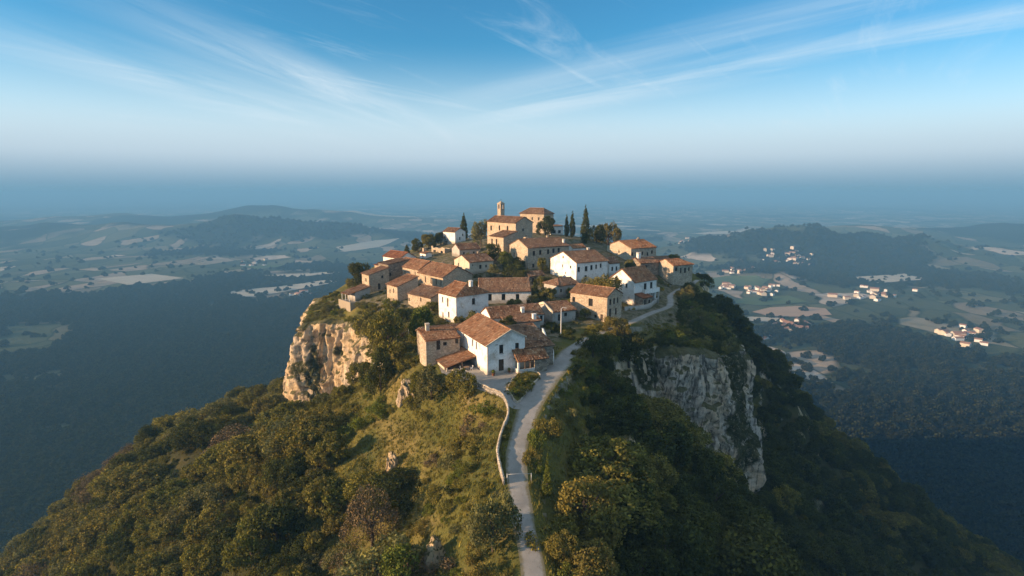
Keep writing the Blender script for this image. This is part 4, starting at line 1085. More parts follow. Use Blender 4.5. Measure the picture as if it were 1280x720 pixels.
# planted island between forecourt and road
isl = [at(a, b, -.3)[:2] for a, b in ((633, 488), (646, 494), (660, 484), (676, 470), (664, 467), (644, 473))]
ic = np.mean(isl, 0); rt = empty('planting_bed', (ic[0], ic[1], g1(*ic))); tag(rt, 'stone edged planting bed between the forecourt and the road', 'planting bed')
V, Q = [], []; n = len(isl) * 4; P = spline(np.array([(*p, 0) for p in isl] + [(*isl[0], 0)]), .7)[:-1, :2]
for p in P:
    d = (p - ic) / np.hypot(*(p - ic)); zg = g1(*p) - g1(*ic)
    for k, zz in ((0, -.4), (0, .38), (-.3, .38), (-.3, -.4)): V.append((*(p - ic + d * k * (1 + .3 * random.random())), zg + zz + .05 * random.random()))
n = len(P)
for i in range(n):
    for k in range(3): Q.append((i * 4 + k, i * 4 + k + 1, ((i + 1) % n) * 4 + k + 1, ((i + 1) % n) * 4 + k))
link('stone_edging', np_mesh('stone_edging', V, Q, mats=[M['stone']]), rt)
m = MB(); m.poly([(*(p - ic) * .97, g1(*p) - g1(*ic) + .25) for p in P]); m.build('soil', M['ground'], rt)

# lamp post beside the lane
p = at(701, 421, .3); rt = empty('lamp_post', (p[0], p[1], g1(p[0], p[1]))); tag(rt, 'slim pale lamp post at the lane bend before the low grey cottage', 'lamp post')
m = MB(); m.tube([(0, 0, -.3), (0, 0, .6), (0, 0, 6.2)], [.12, .10, .06], 10); m.tube([(0, 0, 0), (0, 0, .35)], [.16, .15], 10); m.build('pole', M['whitepaint'], rt, smooth=True)
m = MB(); m.tube([(0, 0, 6.1), (.25, -.1, 6.45), (.8, -.3, 6.5)], .04, 8); m.build('arm', M['whitepaint'], rt, smooth=True)
m = MB(); m.hexa([(.7, -.36, 6.36), (1.2, -.56, 6.38), (1.26, -.42, 6.38), (.76, -.20, 6.36), (.74, -.34, 6.5), (1.15, -.5, 6.48), (1.2, -.42, 6.48), (.78, -.24, 6.5)]); m.build('lamp_head', M['metal'], rt, bevel=.02)
# height barrier over the road and a short pole lower down
def barrier(px0, px1, py, z, h, name, label, cat, arm=True):
    p = at(px0, py, z); q = at(px1, py - 2, z); g0 = g1(p[0], p[1]); L = q[0] - p[0]
    rt = empty(name, (p[0], p[1], g0)); tag(rt, label, cat)
    m = MB(); m.tube([(0, 0, -.4), (0, 0, h + .12)], .055, 8); m.build('post', M['metal'], rt, smooth=True)
    gq = g1(q[0], q[1]) - g0
    m = MB(); m.tube([(0, 0, h), (L * .5, .1, h + .04), (L, .2, h)], .028, 8); m.build('bar', M['metal'], rt, smooth=True)
    if arm:
        m = MB(); m.tube([(L, .2, gq - .4), (L, .2, h + .1)], .045, 8); m.build('post', M['metal'], rt, smooth=True)
barrier(634, 664, 604, -5.8, 1.35, 'barrier_gate', 'thin white bar gate across the road where the left wall ends', 'gate')
barrier(646, 633, 662, -7.9, 1.0, 'marker_rail', 'short pale rail at the left edge of the lower road under the big olive bush', 'rail', False)
# posts with wire on the slope beside the annex
fp_ = [at(*q) for q in ((478, 441, -2.4), (487, 437, -2.2), (497, 428, -1.6), (511, 420, -.9), (523, 416, -.4))]
rt = empty('wire_fence', (fp_[0][0], fp_[0][1], g1(fp_[0][0], fp_[0][1]))); tag(rt, 'thin post and rail fence on the grass left of the small stone annex', 'fence')
tops = []
for q in fp_:
    g0 = g1(q[0], q[1]); b_ = rt.location; m = MB(); a = (q[0] - b_.x, q[1] - b_.y, g0 - b_.z)
    m.tube([(a[0], a[1], a[2] - .5), (a[0], a[1], a[2] + 1.9)], .075, 7); m.build('post', M['whitepaint'], rt); tops.append((a[0], a[1], a[2] + 1.75))
m = MB(); m.tube(tops, .045, 6); m.build('rail', M['woodlt'], rt)
# table and chairs under the lean-to, and pots by the front door
def chair(x, y, rz, label):
    rt = empty('garden_chair', (x, y, g1(x, y) + .04), rz); tag(rt, label, 'chair', 'chairs under the open lean-to')
    m = MB(); m.box((-.24, -.24, .42), (.24, .24, .47)); m.build('seat', M['whitepaint'], rt)
    m = MB(); m.hexa([(-.24, .2, .55), (.24, .2, .55), (.24, .24, .55), (-.24, .24, .55), (-.24, .28, .95), (.24, .28, .95), (.24, .32, .95), (-.24, .32, .95)]); m.build('backrest', M['whitepaint'], rt)
    for sx in (-1, 1):
        for sy in (-1, 1):
            m = MB(); m.box((sx * .21 - .025, sy * .21 - .025, 0), (sx * .21 + .025, sy * .21 + .025, .42 if sy < 0 else .9)); m.build('leg', M['whitepaint'], rt)
c_ = loc2w('front', -2.4, 4.6)
rt = empty('garden_table', (c_[0], c_[1], g1(*c_) + .04)); tag(rt, 'round garden table standing before the open lean-to on the forecourt', 'table')
m = MB(); m.tube([(0, 0, .70), (0, 0, .75)], .55, 18); m.build('tabletop', M['woodlt'], rt); m = MB(); m.tube([(0, 0, 0), (0, 0, .05), (0, 0, .08), (0, 0, .70)], [.28, .26, .05, .05], 10); m.build('pedestal', M['metal'], rt)
chair(c_[0] + .95, c_[1] + .1, R(-80), 'white garden chair right of the round table before the open lean-to'); chair(c_[0] - .95, c_[1] - .1, R(95), 'white garden chair left of the round table before the open lean-to')
def pot(u, v, h, label, ref='front'):
    q = loc2w(ref, u, v); rt = empty('plant_pot', (q[0], q[1], g1(*q) + .03)); tag(rt, label, 'plant pot', 'potted plants on the forecourt')
    m = MB(); m.tube([(0, 0, 0), (0, 0, .3 * h), (0, 0, .38 * h), (0, 0, .4 * h)], [.16 * h, .22 * h, .25 * h, .25 * h], 12); m.build('pot', M['tile_red'], rt, smooth=False)
    rg = np.random.default_rng(int(u * 10)); V, Q = [], []
    for i in range(160):
        d = rg.normal(size=3); d /= np.linalg.norm(d); c = d * (.32 * h) * rg.random() ** .4 + np.array([0, 0, .68 * h]); a = rg.normal(size=3); a /= np.linalg.norm(a); b = np.cross(a, d); b /= np.linalg.norm(b) + 1e-6; k = .09 * h
        n_ = len(V); V += [c - a * k, c - b * k * .5, c + a * k, c + b * k * .5]; Q.append((n_, n_ + 1, n_ + 2, n_ + 3))
    link('foliage', np_mesh('foliage', V, Q, fattr={'rnd': ('FACE', rg.random(len(Q)))}, mats=[M['lime']]), rt)
pot(1.0, -.6, 1.3, 'terracotta pot with a bushy plant at the front corner of the nearest white house'); pot(4.3, -.55, 1.0, 'terracotta pot with a small plant right of the front door')
# ------------------------------------------------------------------ plants: small leaf-sized faces spread through clumps
def leaf_cloud(C, Nn, size, rg, flat=.55):
    m = len(C)
    nrm = Nn * flat + rg.normal(size=(m, 3)) * (1 - flat) * .9; nrm /= np.linalg.norm(nrm, axis=1)[:, None] + 1e-9
    a = np.cross(nrm, rg.normal(size=(m, 3))); a /= np.linalg.norm(a, axis=1)[:, None] + 1e-9
    b = np.cross(nrm, a); s = size * (.7 + .6 * rg.random(m))[:, None]
    V = np.stack([C - a * s, C - b * s * .62 + nrm * s * .1, C + a * s, C + b * s * .62 + nrm * s * .1], 1).reshape(-1, 3)
    return V, (np.arange(m) * 4)[:, None] + np.arange(4)[None]
def crown_mesh(name, mat, seed, lobes, nl, leaf, clump=.30, prof=None):
    """lobes: list of (centre, radius); each lobe carries clumps of leaves on its outer side"""
    rg = np.random.default_rng(seed); C, Nn, K = [], [], []
    rad2 = np.array([r ** 2 for _, r in lobes]); rad2 /= rad2.sum()
    cen = np.array([c for c, _ in lobes]); rr = np.array([r for _, r in lobes]); mid = cen.mean(0)
    for (c, r), f in zip(lobes, rad2):
        ncl = max(5, int(16 * r / max(rr)))
        d = rg.normal(size=(ncl, 3)); d += .9 * (c - mid) / (np.linalg.norm(c - mid) + 1e-6) + np.array([0, 0, .35]); d /= np.linalg.norm(d, axis=1)[:, None]
        cc = c + d * r * (.72 + .2 * rg.random(ncl))[:, None]; cr = r * clump * (1.0 + .7 * rg.random(ncl))
        per = max(4, int(nl * f / ncl))
        for q, s in zip(cc, cr):
            e = rg.normal(size=(per, 3)); e += .55 * (q - c) / r; e /= np.linalg.norm(e, axis=1)[:, None]
            C.append(q + e * s * (.55 + .55 * rg.random(per))[:, None]); Nn.append(e)
            K.append(np.clip(rg.normal(.5, .2) + rg.normal(0, .15, per), 0, 1))
    C, Nn, K = np.concatenate(C), np.concatenate(Nn), np.concatenate(K)
    V, Q = leaf_cloud(C, Nn, leaf, rg)
    return np_mesh(name, V, Q, fattr={'rnd': ('FACE', K)}, mats=[mat])
def lobes_round(seed, w=1.0, h=1.0, n=13, base=.35, spread=.62):
    """unit tree: crown about 1 high and w wide, standing on z = 0"""
    rg = np.random.default_rng(seed); L = []
    for i in range(n):
        t = rg.random() * 2 * math.pi; z = rg.random() ** .8; rad = math.sqrt(max(0.05, 1 - (z * 1.05 - .25) ** 2)) * spread * (.45 + .55 * rg.random())
        r = (.17 + .13 * rg.random())
        L.append((np.array([math.cos(t) * rad * w * .75, math.sin(t) * rad * w * .75, base + (h - base - r) * z]), r * (.75 + .25 * w)))
    L.append((np.array([0, 0, base + (h - base) * .45]), .30)); return L
def trunk_mesh(name, seed, h=.55, r=.035, spread=.22, nb=4):
    rg = random.Random(seed); m = MB()
    bend = [(0, 0, -.08), (rg.uniform(-.02, .02), rg.uniform(-.02, .02), h * .4), (rg.uniform(-.04, .04), rg.uniform(-.04, .04), h)]
    m.tube(bend, [r * 1.35, r, r * .65], 8)
    for i in range(nb):
        t = 2 * math.pi * i / nb + rg.random(); s = Vector(bend[1]).lerp(Vector(bend[2]), .2 + .5 * rg.random())
        m.tube([s, s + Vector((math.cos(t) * spread * .5, math.sin(t) * spread * .5, h * .3)), s + Vector((math.cos(t) * spread, math.sin(t) * spread, h * .55))], [r * .55, r * .4, r * .15], 6)
    me = bpy.data.meshes.new(name); me.from_pydata(m.v, [], m.f); me.materials.append(M['bark']); me.polygons.foreach_set('use_smooth', [True] * len(m.f)); return me
TR_ = [trunk_mesh('trunk', i) for i in range(4)]
TRL = trunk_mesh('trunk', 9, .6, .04, .3, 6)
CR = {}
def crowns(kind, mat, nv, nl, leaf, **k):
    CR[kind] = [crown_mesh('crown', M[mat], 100 * len(CR) + i, lobes_round(31 * len(CR) + i, **{a: (b[0] + (b[1] - b[0]) * (i / max(1, nv - 1)) if isinstance(b, tuple) else b) for a, b in k.items()}), nl, leaf) for i in range(nv)]
crowns('oak', 'oak', 5, 6500, .028, w=(.9, 1.25), base=.24, n=15)
crowns('dark', 'dk', 4, 6500, .027, w=(.85, 1.15), base=.2, n=15)
crowns('olive', 'olive', 3, 5200, .026, w=(1.0, 1.3), base=.2, n=13)
crowns('gold', 'gold', 3, 6500, .027, w=(1.0, 1.25), base=.22, n=17)
crowns('lime', 'lime', 2, 5200, .028, w=(1.0, 1.2), base=.18, n=13)
crowns('brown', 'brown', 2, 4200, .018, w=(1.1, 1.3), base=.15, n=13)
def shrub_mesh(kind, mat, i, w, n, nl, leaf):
    rg = np.random.default_rng(500 + i + len(kind)); L = []
    for k in range(n):
        t = rg.random() * 6.28; r_ = math.sqrt(rg.random()) * .55 * w; r = .2 + .16 * rg.random()
        L.append((np.array([math.cos(t) * r_, math.sin(t) * r_, r * .55 + .42 * rg.random() * (1 - r_ / w)]), r))
    return crown_mesh('foliage', M[mat], 900 + i, L, nl, leaf, .42)
SH = {k: [shrub_mesh(k, m_, 10 * j + i, 1.0 + .25 * i, 9, 2400, .042) for i in range(3)] for j, (k, m_) in enumerate((('oak', 'oak'), ('dark', 'dk'), ('olive', 'olive'), ('gold', 'gold'), ('lime', 'lime'), ('brown', 'brown')))}
def cyp_mesh(i, slim):
    rg = np.random.default_rng(70 + i); L = []
    for z in np.linspace(.06, .97, 22):
        pr = slim * (min(1, (z + .05) / .2) * (1 - max(0, (z - .3) / .7) ** 1.5) + .05)
        for k in range(3 if z < .85 else 1):
            t = rg.random() * 6.28; L.append((np.array([math.cos(t) * pr * .5, math.sin(t) * pr * .5, z]), pr * .62 + .006))
    return crown_mesh('crown', M['cyp'], 700 + i, L, 5200, .018, .42)
CY = [cyp_mesh(0, .10), cyp_mesh(1, .14)]
_rg = np.random.default_rng(81)
CY.append(crown_mesh('crown', M['lime'], 733, [(np.array([math.cos(t) * .13 * (1 - z) * .55, math.sin(t) * .13 * (1 - z) * .55, z]), .13 * (1 - z) * .6 + .008) for z in np.linspace(.03, .97, 30) for t in _rg.random(3) * 6.28], 7000, .014, .42))
NTREE = []
def tree(x, y, h, kind, label, group=None, w=None, var=None, trunk=None, sink=.0, name='broadleaf_tree', cat='tree'):
    vs = CR[kind]; i = (len(NTREE) * 7 + 3) % len(vs) if var is None else var % len(vs)
    rz = (len(NTREE) * 2.399) % 6.283
    rt = empty(name, (x, y, g1(x, y) - sink), rz); tag(rt, label, cat, group)
    k = h * (w or 1.0)
    for nm, me in (('trunk', trunk or TR_[len(NTREE) % 4]), ('crown', vs[i])):
        o = link(nm, me, rt); o.scale = (k, k, h)
    NTREE.append((x, y, h)); return rt
def cypress(x, y, h, label, var=0, w=1.0):
    rt = empty('cypress_tree', (x, y, g1(x, y)), random.random() * 6); tag(rt, label, 'cypress', None)
    o = link('trunk', TR_[0], rt); o.scale = (h * .6, h * .6, h * .5); o = link('crown', CY[var], rt); o.scale = (h * w, h * w, h); NTREE.append((x, y, h)); return rt
SHC = [0]
def shrub(x, y, h, kind, label, group=None, w=1.0, cat='shrub', name='shrub'):
    o = link(name, SH[kind][SHC[0] % 3]); SHC[0] += 1
    o.location = (x, y, g1(x, y) - .12 * h); o.scale = (h * w, h * w, h); o.rotation_euler = (0, 0, (SHC[0] * 2.399) % 6.283); tag(o, label, cat, group); return o
def ground_px(px, py, z=None):
    p = at(px, py, z) if z is not None else hit(px, py)
    return p
def tpx(px, py, hp, wp, kind, label, z=None, group=None, **k):       # a tree standing where the photo shows its foot, hp and wp pixels high and wide
    p = ground_px(px, py, z); d = proj(*p)[2]; h = hp * d / F; w = wp * d / F
    return tree(p[0], p[1], h * 1.03, kind, label, group, w=min(1.9, max(.6, (w / h) / 1.12)), **k)
def cpx(px, py, hp, wp, label, z=None, var=0):
    p = ground_px(px, py, z); d = proj(*p)[2]; h = hp * d / F; return cypress(p[0], p[1], h, label, var, max(.5, (wp / hp) / (.24 if var == 0 else .33)))
def spx(px, py, hp, wp, kind, label, z=None, group=None, **k):
    p = ground_px(px, py, z); d = proj(*p)[2]; h = hp * d / F; return shrub(p[0], p[1], h * 1.15, kind, label, group, w=min(2.4, max(.5, (wp / hp) / 1.5)), **k)

# --- the trees that can be told apart in the photo
cpx(580, 303, 34, 9, 'tall dark cypress standing right beside the bright white house at the upper left', 10.2)
cypress(-18.4, 280, 6.0, 'small dark cypress farther back between the tall cypress and the church')
cpx(708, 298, 28, 6, 'shorter of the two dark cypresses beside the flat roofed white house', 12.5)
cpx(715, 299, 33, 7, 'taller of the two dark cypresses beside the flat roofed white house', 12.3)
cpx(731, 313, 48, 10.5, 'broad sunlit cypress, tallest of the village, behind the big white gabled house', 9.5, 1)
cpx(669, 377, 33, 9, 'dark cypress against the right end of the long white house', 2.6, 1)
cpx(661, 381, 10, 6, 'dark clipped bush-like cypress at the foot of the long white house', 2.5, 1)
cpx(684, 619, 58, 15, 'slim pointed young cypress beside the lower road, before the large golden tree', None, 2)
for a, b, c_, d_, k_, l_ in ((685, 540, 26, 30, 'gold', 'largest yellowish bush at the right edge of the road above the bar gate'), (667, 557, 20, 22, 'lime', 'fresh green bush at the right road edge, middle of three above the bar gate'), (662, 576, 18, 18, 'gold', 'lowest yellowish bush at the right road edge just above the bar gate'), (673, 588, 11, 15, 'lime', 'small low bush right behind the far post of the bar gate'), (706, 520, 20, 24, 'olive', 'pale grey green bush on the dark bank right of the road')):
    spx(a, b, c_, d_, k_, l_)
cpx(509, 323, 15, 7, 'small dark cypress beside the smooth red roof at the upper left', 4.5, 1)
tpx(601, 312, 33, 22, 'olive', 'olive green tree left of the church wall', 9.5)
tpx(603, 283, 9, 10, 'dark', 'small dark round tree on the skyline left of the church', 13)
tpx(682, 301, 24, 24, 'dark', 'dark tree between the church and the square keep', 11.5)
tpx(745, 311, 22, 20, 'dark', 'dark green tree between the broad cypress and the round tree', 9.5)
tpx(760, 309, 32, 26, 'oak', 'full round green tree left of the upper stone house on the skyline', 9, sink=2.6)
tpx(776, 303, 9, 9, 'dark', 'little dark tree peeping over the roof of the upper stone house', 8.5)
for i, (a, b, c_, d_) in enumerate(((522, 311, 16, 16), (536, 311, 18, 20), (551, 310, 16, 18))):
    tpx(a, b, c_, d_, ('dark', 'oak', 'dark')[i], ('leftmost and darkest of the three bushy trees left of the bright white house', 'middle and broadest of the three bushy trees left of the bright white house', 'bushy tree nearest to the bright white house, right of three')[i], 8.2, 'bushy trees left of the bright white house')
tpx(617, 331, 20, 20, 'dark', 'dark green tree just below the sacristy with two tall windows', 7.5)
tpx(629, 338, 20, 18, 'lime', 'bright green tree left of the long stone manor', 6.5)
tpx(643, 345, 17, 24, 'dark', 'dark broad bush in the garden below the manor gable', 6)
spx(655, 343, 9, 14, 'gold', 'pale yellow bush at the foot of the manor gable', 6.3)
tpx(678, 340, 18, 11, 'oak', 'small climbing tree against the front wall of the manor', 6.3)
tpx(692, 339, 14, 12, 'dark', 'dark bush right of the climbing tree on the manor front', 6.2)
tree(27.5, 163.5, 8.8, 'gold', 'yellow green tree in front of the big white gabled house', None, w=.85)
tree(23.6, 166.5, 7.8, 'olive', 'olive green tree left of the yellow green one in front of the white gabled house', None, w=.8)
spx(738, 358, 12, 9, 'lime', 'small green bush at the corner of the big white gabled house', 4.2)
tpx(731, 401, 13, 11, 'oak', 'leafy bush against the sunlit wall of the square stone house', .9)
spx(712, 398, 12, 18, 'dark', 'dark hedge bush between the low grey cottage and the square stone house', 1.2)
spx(697, 417, 16, 10, 'dark', 'dark upright bush in front of the low grey cottage', .6)
spx(708, 416, 12, 20, 'dark', 'broad dark bush right of the lamp post under the cottage', .6)
spx(700, 380, 6, 22, 'olive', 'grey green hedge below the small plain grey house', 2.0)
spx(683, 340, 5, 26, 'olive', 'low garden hedge in front of the manor house', 6.2)
tpx(451, 361, 33, 30, 'dark', 'big dark round tree behind the veranda house at the left cliff edge', -1.0)
tpx(770, 421, 24, 28, 'gold', 'sunlit golden round bush at the lane in front of the square stone house', None)
tpx(741, 446, 30, 30, 'dark', 'dark tree on the shaded bank right of the road, left of the dark clump', None)
tpx(760, 452, 34, 30, 'oak', 'dull green tree on the shaded bank below the golden round bush', None)
tpx(786, 458, 40, 42, 'dark', 'broad dark tree at the left shoulder of the right cliff', None)
tpx(487, 452, 66, 46, 'oak', 'tallest of the dense trees between the left cliff and the stone annex', None, sink=.5)
tpx(466, 430, 38, 34, 'oak', 'rounded tree just below the terrace wall above the left cliff', None)
tpx(477, 400, 26, 40, 'dark', 'dark tree crowding the walls beneath the narrow tan house', -1.0)
tpx(505, 403, 26, 24, 'dark', 'dark bush at the foot of the low lean-to beside the tall white house', -.5)
tpx(524, 432, 46, 34, 'lime', 'bright leafy tree left of the annex chimney', -1.2)
tpx(476, 488, 50, 34, 'dark', 'dark slender tree at the right edge of the left cliff face', None)
tpx(540, 500, 40, 34, 'olive', 'grey green rounded tree just below the open lean-to', None)
tpx(576, 500, 34, 30, 'oak', 'dark round bush under the short forecourt wall', None)
tpx(526, 497, 30, 26, 'oak', 'leafy bush on the bank below the stone annex', None)
tpx(732, 672, 76, 72, 'gold', 'large golden brown tree right of the lower road', None, var=1, trunk=TRL)
tpx(704, 706, 40, 34, 'gold', 'smaller golden bush at the road edge below the large golden tree', None)
tpx(735, 745, 58, 76, 'gold', 'golden green tree cut by the bottom edge, right of the road', None)
tpx(616, 688, 84, 60, 'olive', 'big olive bush hanging over the left edge of the lower road', None, var=0, sink=1.3)
tpx(404, 648, 46, 46, 'oak', 'round compact tree standing at the foot of the grassy slope', None, var=0)
tpx(466, 688, 76, 60, 'brown', 'brownish wide tree with bare forked trunk on the left slope', None, trunk=TRL)
tpx(444, 742, 52, 52, 'brown', 'leafless reddish brown bush at the bottom left', None)
tpx(508, 745, 62, 66, 'lime', 'green leafy tree at the bottom edge, left of the rocky ridge', None)
tpx(316, 705, 62, 54, 'oak', 'big dull green tree near the lower left corner', None)
tpx(830, 728, 84, 84, 'dark', 'huge dark tree in the shade at the lower right', None)
tpx(932, 742, 84, 120, 'dark', 'widest dark tree in the lower right corner', None)
# ------------------------------------------------------------------ the wood and the bushes on the slopes
def foot(x, y, mg):
    r = np.zeros(np.shape(x), bool)
    for k, q in S.items():
        c_, s_ = math.cos(R(q[3])), math.sin(R(q[3])); dx, dy = x - q[0], y - q[1]
        a, b = dx * c_ + dy * s_, -dx * s_ + dy * c_
        r |= (a > -mg) & (a < q[4] + mg) & (b > -mg) & (b < q[5] + mg)
    return r
def scatter_pts(step, x0, x1, y0, y1, seed):
    rg = np.random.default_rng(seed)
    X, Y = np.meshgrid(np.arange(x0, x1, step), np.arange(y0, y1, step))
    X = X + (np.arange(X.shape[0]) % 2)[:, None] * step / 2
    return (X + rg.uniform(-.42, .42, X.shape) * step).ravel(), (Y + rg.uniform(-.42, .42, Y.shape) * step).ravel(), rg
def seen(x, y, z):
    """in the frame (with a margin) and not behind the hill"""
    px, py, d = proj(x, y, z); ok = (d > 5) & (px > -60) & (px < 1340) & (py < 800)
    T = np.linspace(.05, .97, 60)
    for t in T: 
        ok &= ~((HC + (z - HC) * t) < gz(x * t, y * t) - .3)
    return ok
named = np.array(NTREE)
def near_named(x, y, k):
    r = np.zeros(len(x), bool)
    for a in named: r |= (x - a[0]) ** 2 + (y - a[1]) ** 2 < (a[2] * k) ** 2
    return r
def region(x, y):
    px, py, d = proj(x, y, gz(x, y)); return px, py, d
x, y, rg = scatter_pts(4.1, -250, 250, 25, 330, 11)
z = gz(x, y); dd_ = rimdist(x, y); px, py, dp = region(x, y); sl_ = slope(x, y)
rd_, _, rw_ = road_info(x, y)
ingrass = inpoly(x, y, GRASSP)
h = 3.0 + 5.2 * rg.random(len(x)) ** 1.9
near_ridge = (y < 122) & (dd_ < 15) & (px < 640)
shoulderR = (dd_ <= 0) & (((px > 850) & (py > 372)) | ((px > 790) & (py > 418)))
shoulderL = (dd_ <= 0) & (px < 468) & (py > 402) & (px > 380)
ok = ((dd_ > 3.5) | shoulderR | shoulderL) & ~ingrass & ~near_ridge & (rd_ > rw_ / 2 + 3.5) & ~foot(x, y, 2.6) & (sl_ < 1.5) & ~near_named(x, y, .42)
h = np.where(dd_ < 9, h * .62, h); h = np.where(shoulderL | shoulderR, h * .55, h)
h = np.where((px > 660) & (rd_ < 11) & (y < 112), np.minimum(h, 2.6), h)
gap = fbm(x / 12, y / 12, 0, 3, 61)
ok &= ~((px < 640) & (dd_ < 60) & (gap > .22))
ok &= ~((px > 640) & (px < 740) & (py > 525) & (py < 660) & (y < 100))
ok &= seen(x, y, z + h * .8)
# keep the cliff faces clear: no tree tall enough to hide them from below
ok &= ~((px > 372) & (px < 470) & (py > 505) & (py < 545) & (h > 5.2))
x, y, h, px, py, dp, dd2 = [q[ok] for q in (x, y, h, px, py, dp, dd_)]
order = np.argsort(-(h / dp))
rgk = np.random.default_rng(99)
clus = fbm(x / 16, y / 16, 0, 2, 77)
NIND = 228
STF = {'oak': [], 'dark': [], 'olive': []}
for n_, i in enumerate(order):
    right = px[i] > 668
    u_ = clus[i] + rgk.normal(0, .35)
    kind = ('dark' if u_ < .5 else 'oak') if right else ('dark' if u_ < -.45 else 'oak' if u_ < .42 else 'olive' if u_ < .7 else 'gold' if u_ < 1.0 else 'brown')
    w = rgk.uniform(.8, 1.5)
    if n_ < NIND:
        nm = {'oak': 'dull green rounded tree', 'dark': 'dark evergreen tree', 'olive': 'grey green tree', 'gold': 'yellowish green tree', 'brown': 'brownish thin leaved tree'}[kind]
        where = ('in the shaded wood below the right cliff', 'trees of the shaded right wood') if (right and px[i] > 800) else ('in the dark gully right of the road', 'trees of the shaded gully') if right else ('in the dense wood on the sunlit left slope', 'trees of the sunlit left wood')
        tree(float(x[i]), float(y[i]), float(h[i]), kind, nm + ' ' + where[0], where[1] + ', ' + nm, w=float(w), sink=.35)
    else:
        STF['oak' if kind in ('gold', 'brown') else kind].append((x[i], y[i], float(gz(x[i], y[i])[0]) - .4, h[i], w, rgk.random() * 6.28))

# bushes
x, y, rg = scatter_pts(2.5, -130, 130, 30, 250, 23)
z = gz(x, y); dd_ = rimdist(x, y); px, py, dp = region(x, y); sl_ = slope(x, y); rd_, _, rw_ = road_info(x, y)
ingrass = inpoly(x, y, GRASSP)
h = 1.0 + 1.9 * rg.random(len(x)) ** 1.6
shoulderR = (dd_ <= 0) & (((px > 846) & (py > 366)) | ((px > 728) & (py > 411)))
shoulderL = (dd_ <= 0) & (((px < 432) & (py > 366)) | ((px < 468) & (py > 396)) | ((px > 450) & (px < 548) & (py > 379) & (py < 462)))
edge_ = (dd_ <= 0) & (rd_ > rw_ / 2 + .8) & (y < 118) & ~inpoly(x, y, COURT + 0)
band = (dd_ > 0) & (dd_ < np.where(px < 640, 55, 32))
pr = rg.random(len(x)); dens = .5 + .6 * fbm(x / 9, y / 9, 0, 3, 44)
ok = (band | shoulderR | shoulderL | edge_) & (pr < np.where((rd_ < 8) & (y < 118), .8, 0) + np.where(shoulderR | shoulderL, .6, 0) + np.where(ingrass, .06, np.where(sl_ > 1.5, .22, np.clip(dens, .25, .9)))) & (rd_ > rw_ / 2 + .75) & ~foot(x, y, .8) & ~near_named(x, y, .3)
ok &= (seg_dist(x, y, COURT) > .8) & ~inpoly(x, y, COURT)
h = np.where((px < 450) & (py < 400), np.minimum(h, 1.3), h); h = np.where(sl_ > 1.5, h * .7, h); h = np.where((y < 100) & (rd_ < rw_ / 2 + 3.0) & (px < 650), h * .55, h)
ok &= ~((px > 640) & (px < 715) & (py > 525) & (py < 650) & (y < 110) & (rg.random(len(x)) < .93))
ok &= seen(x, y, z + h * .7)
x, y, h, px, py, dp, sl_ = [q[ok] for q in (x, y, h, px, py, dp, sl_)]
order = np.argsort(-(h / dp)); clus = fbm(x / 10, y / 10, 0, 2, 87)
SSTF = {'oak': [], 'dark': [], 'olive': [], 'lime': []}
for n_, i in enumerate(order):
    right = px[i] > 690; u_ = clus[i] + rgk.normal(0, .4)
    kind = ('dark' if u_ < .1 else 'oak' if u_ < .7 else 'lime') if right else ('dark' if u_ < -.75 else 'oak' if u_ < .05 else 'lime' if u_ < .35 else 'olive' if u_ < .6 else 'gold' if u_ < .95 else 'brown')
    w = rgk.uniform(.85, 1.35)
    if n_ < 275:
        nm = {'oak': 'dull green bush', 'dark': 'dark green bush', 'olive': 'grey green bush', 'gold': 'yellowish bush', 'brown': 'dry brown bush', 'lime': 'fresh green bush'}[kind]
        where = ('on the shaded right side of the hill', 'bushes of the shaded right side') if right else ('on the sunlit slope left of the road', 'bushes of the sunlit left side')
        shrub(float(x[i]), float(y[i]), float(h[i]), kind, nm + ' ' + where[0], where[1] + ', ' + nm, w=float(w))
    else:
        SSTF['olive' if kind in ('gold', 'brown') else kind].append((x[i], y[i], float(gz(x[i], y[i])[0]) - .1 * h[i], h[i], w, rgk.random() * 6.28))
# planting of the island bed and garden bushes among the houses
for k, (a, b) in enumerate(((640, 487), (647, 486), (653, 482), (660, 478), (666, 472), (655, 474), (646, 478), (638, 483))):
    p = at(a, b, -.1); kk = ('lime', 'gold', 'oak')[k % 3]
    shrub(p[0], p[1], 1.25 + .25 * (k % 3), kk, {'lime': 'fresh green', 'gold': 'yellowish', 'oak': 'dull green'}[kk] + ' bush in the planting bed between road and forecourt', 'bushes in the planting bed, ' + kk, w=1.1)
gx, gy, rg2 = scatter_pts(4.0, -62, 70, 130, 285, 5)
rd3, _, rw3 = road_info(gx, gy)
k3 = (rimdist(gx, gy) <= 0) & ~foot(gx, gy, .9) & (rd3 > rw3 / 2 + 1.2) & (rg2.random(len(gx)) < .62) & ~near_named(gx, gy, .35)
k3 &= seen(gx, gy, gz(gx, gy) + 1.2)
for q_, (a, b) in enumerate(zip(gx[k3][:240], gy[k3][:240])):
    if q_ % 6 == 2:
        kk = ('dark', 'oak', 'olive')[rg2.integers(3)]
        tree(float(a), float(b), 3.0 + 1.6 * rg2.random(), kk, {'dark': 'dark evergreen', 'oak': 'dull green', 'olive': 'grey green'}[kk] + ' garden tree among the roofs of the village', 'garden trees of the village, ' + kk, name='garden_tree'); continue
    kk = ('oak', 'dark', 'lime', 'olive')[rg2.integers(4)]
    shrub(float(a), float(b), .8 + 1.2 * rg2.random(), kk, {'lime': 'fresh green', 'dark': 'dark green', 'oak': 'dull green', 'olive': 'grey green'}[kk] + ' garden bush growing among the village houses', 'garden bushes of the village, ' + kk, name='garden_bush', w=1.15)

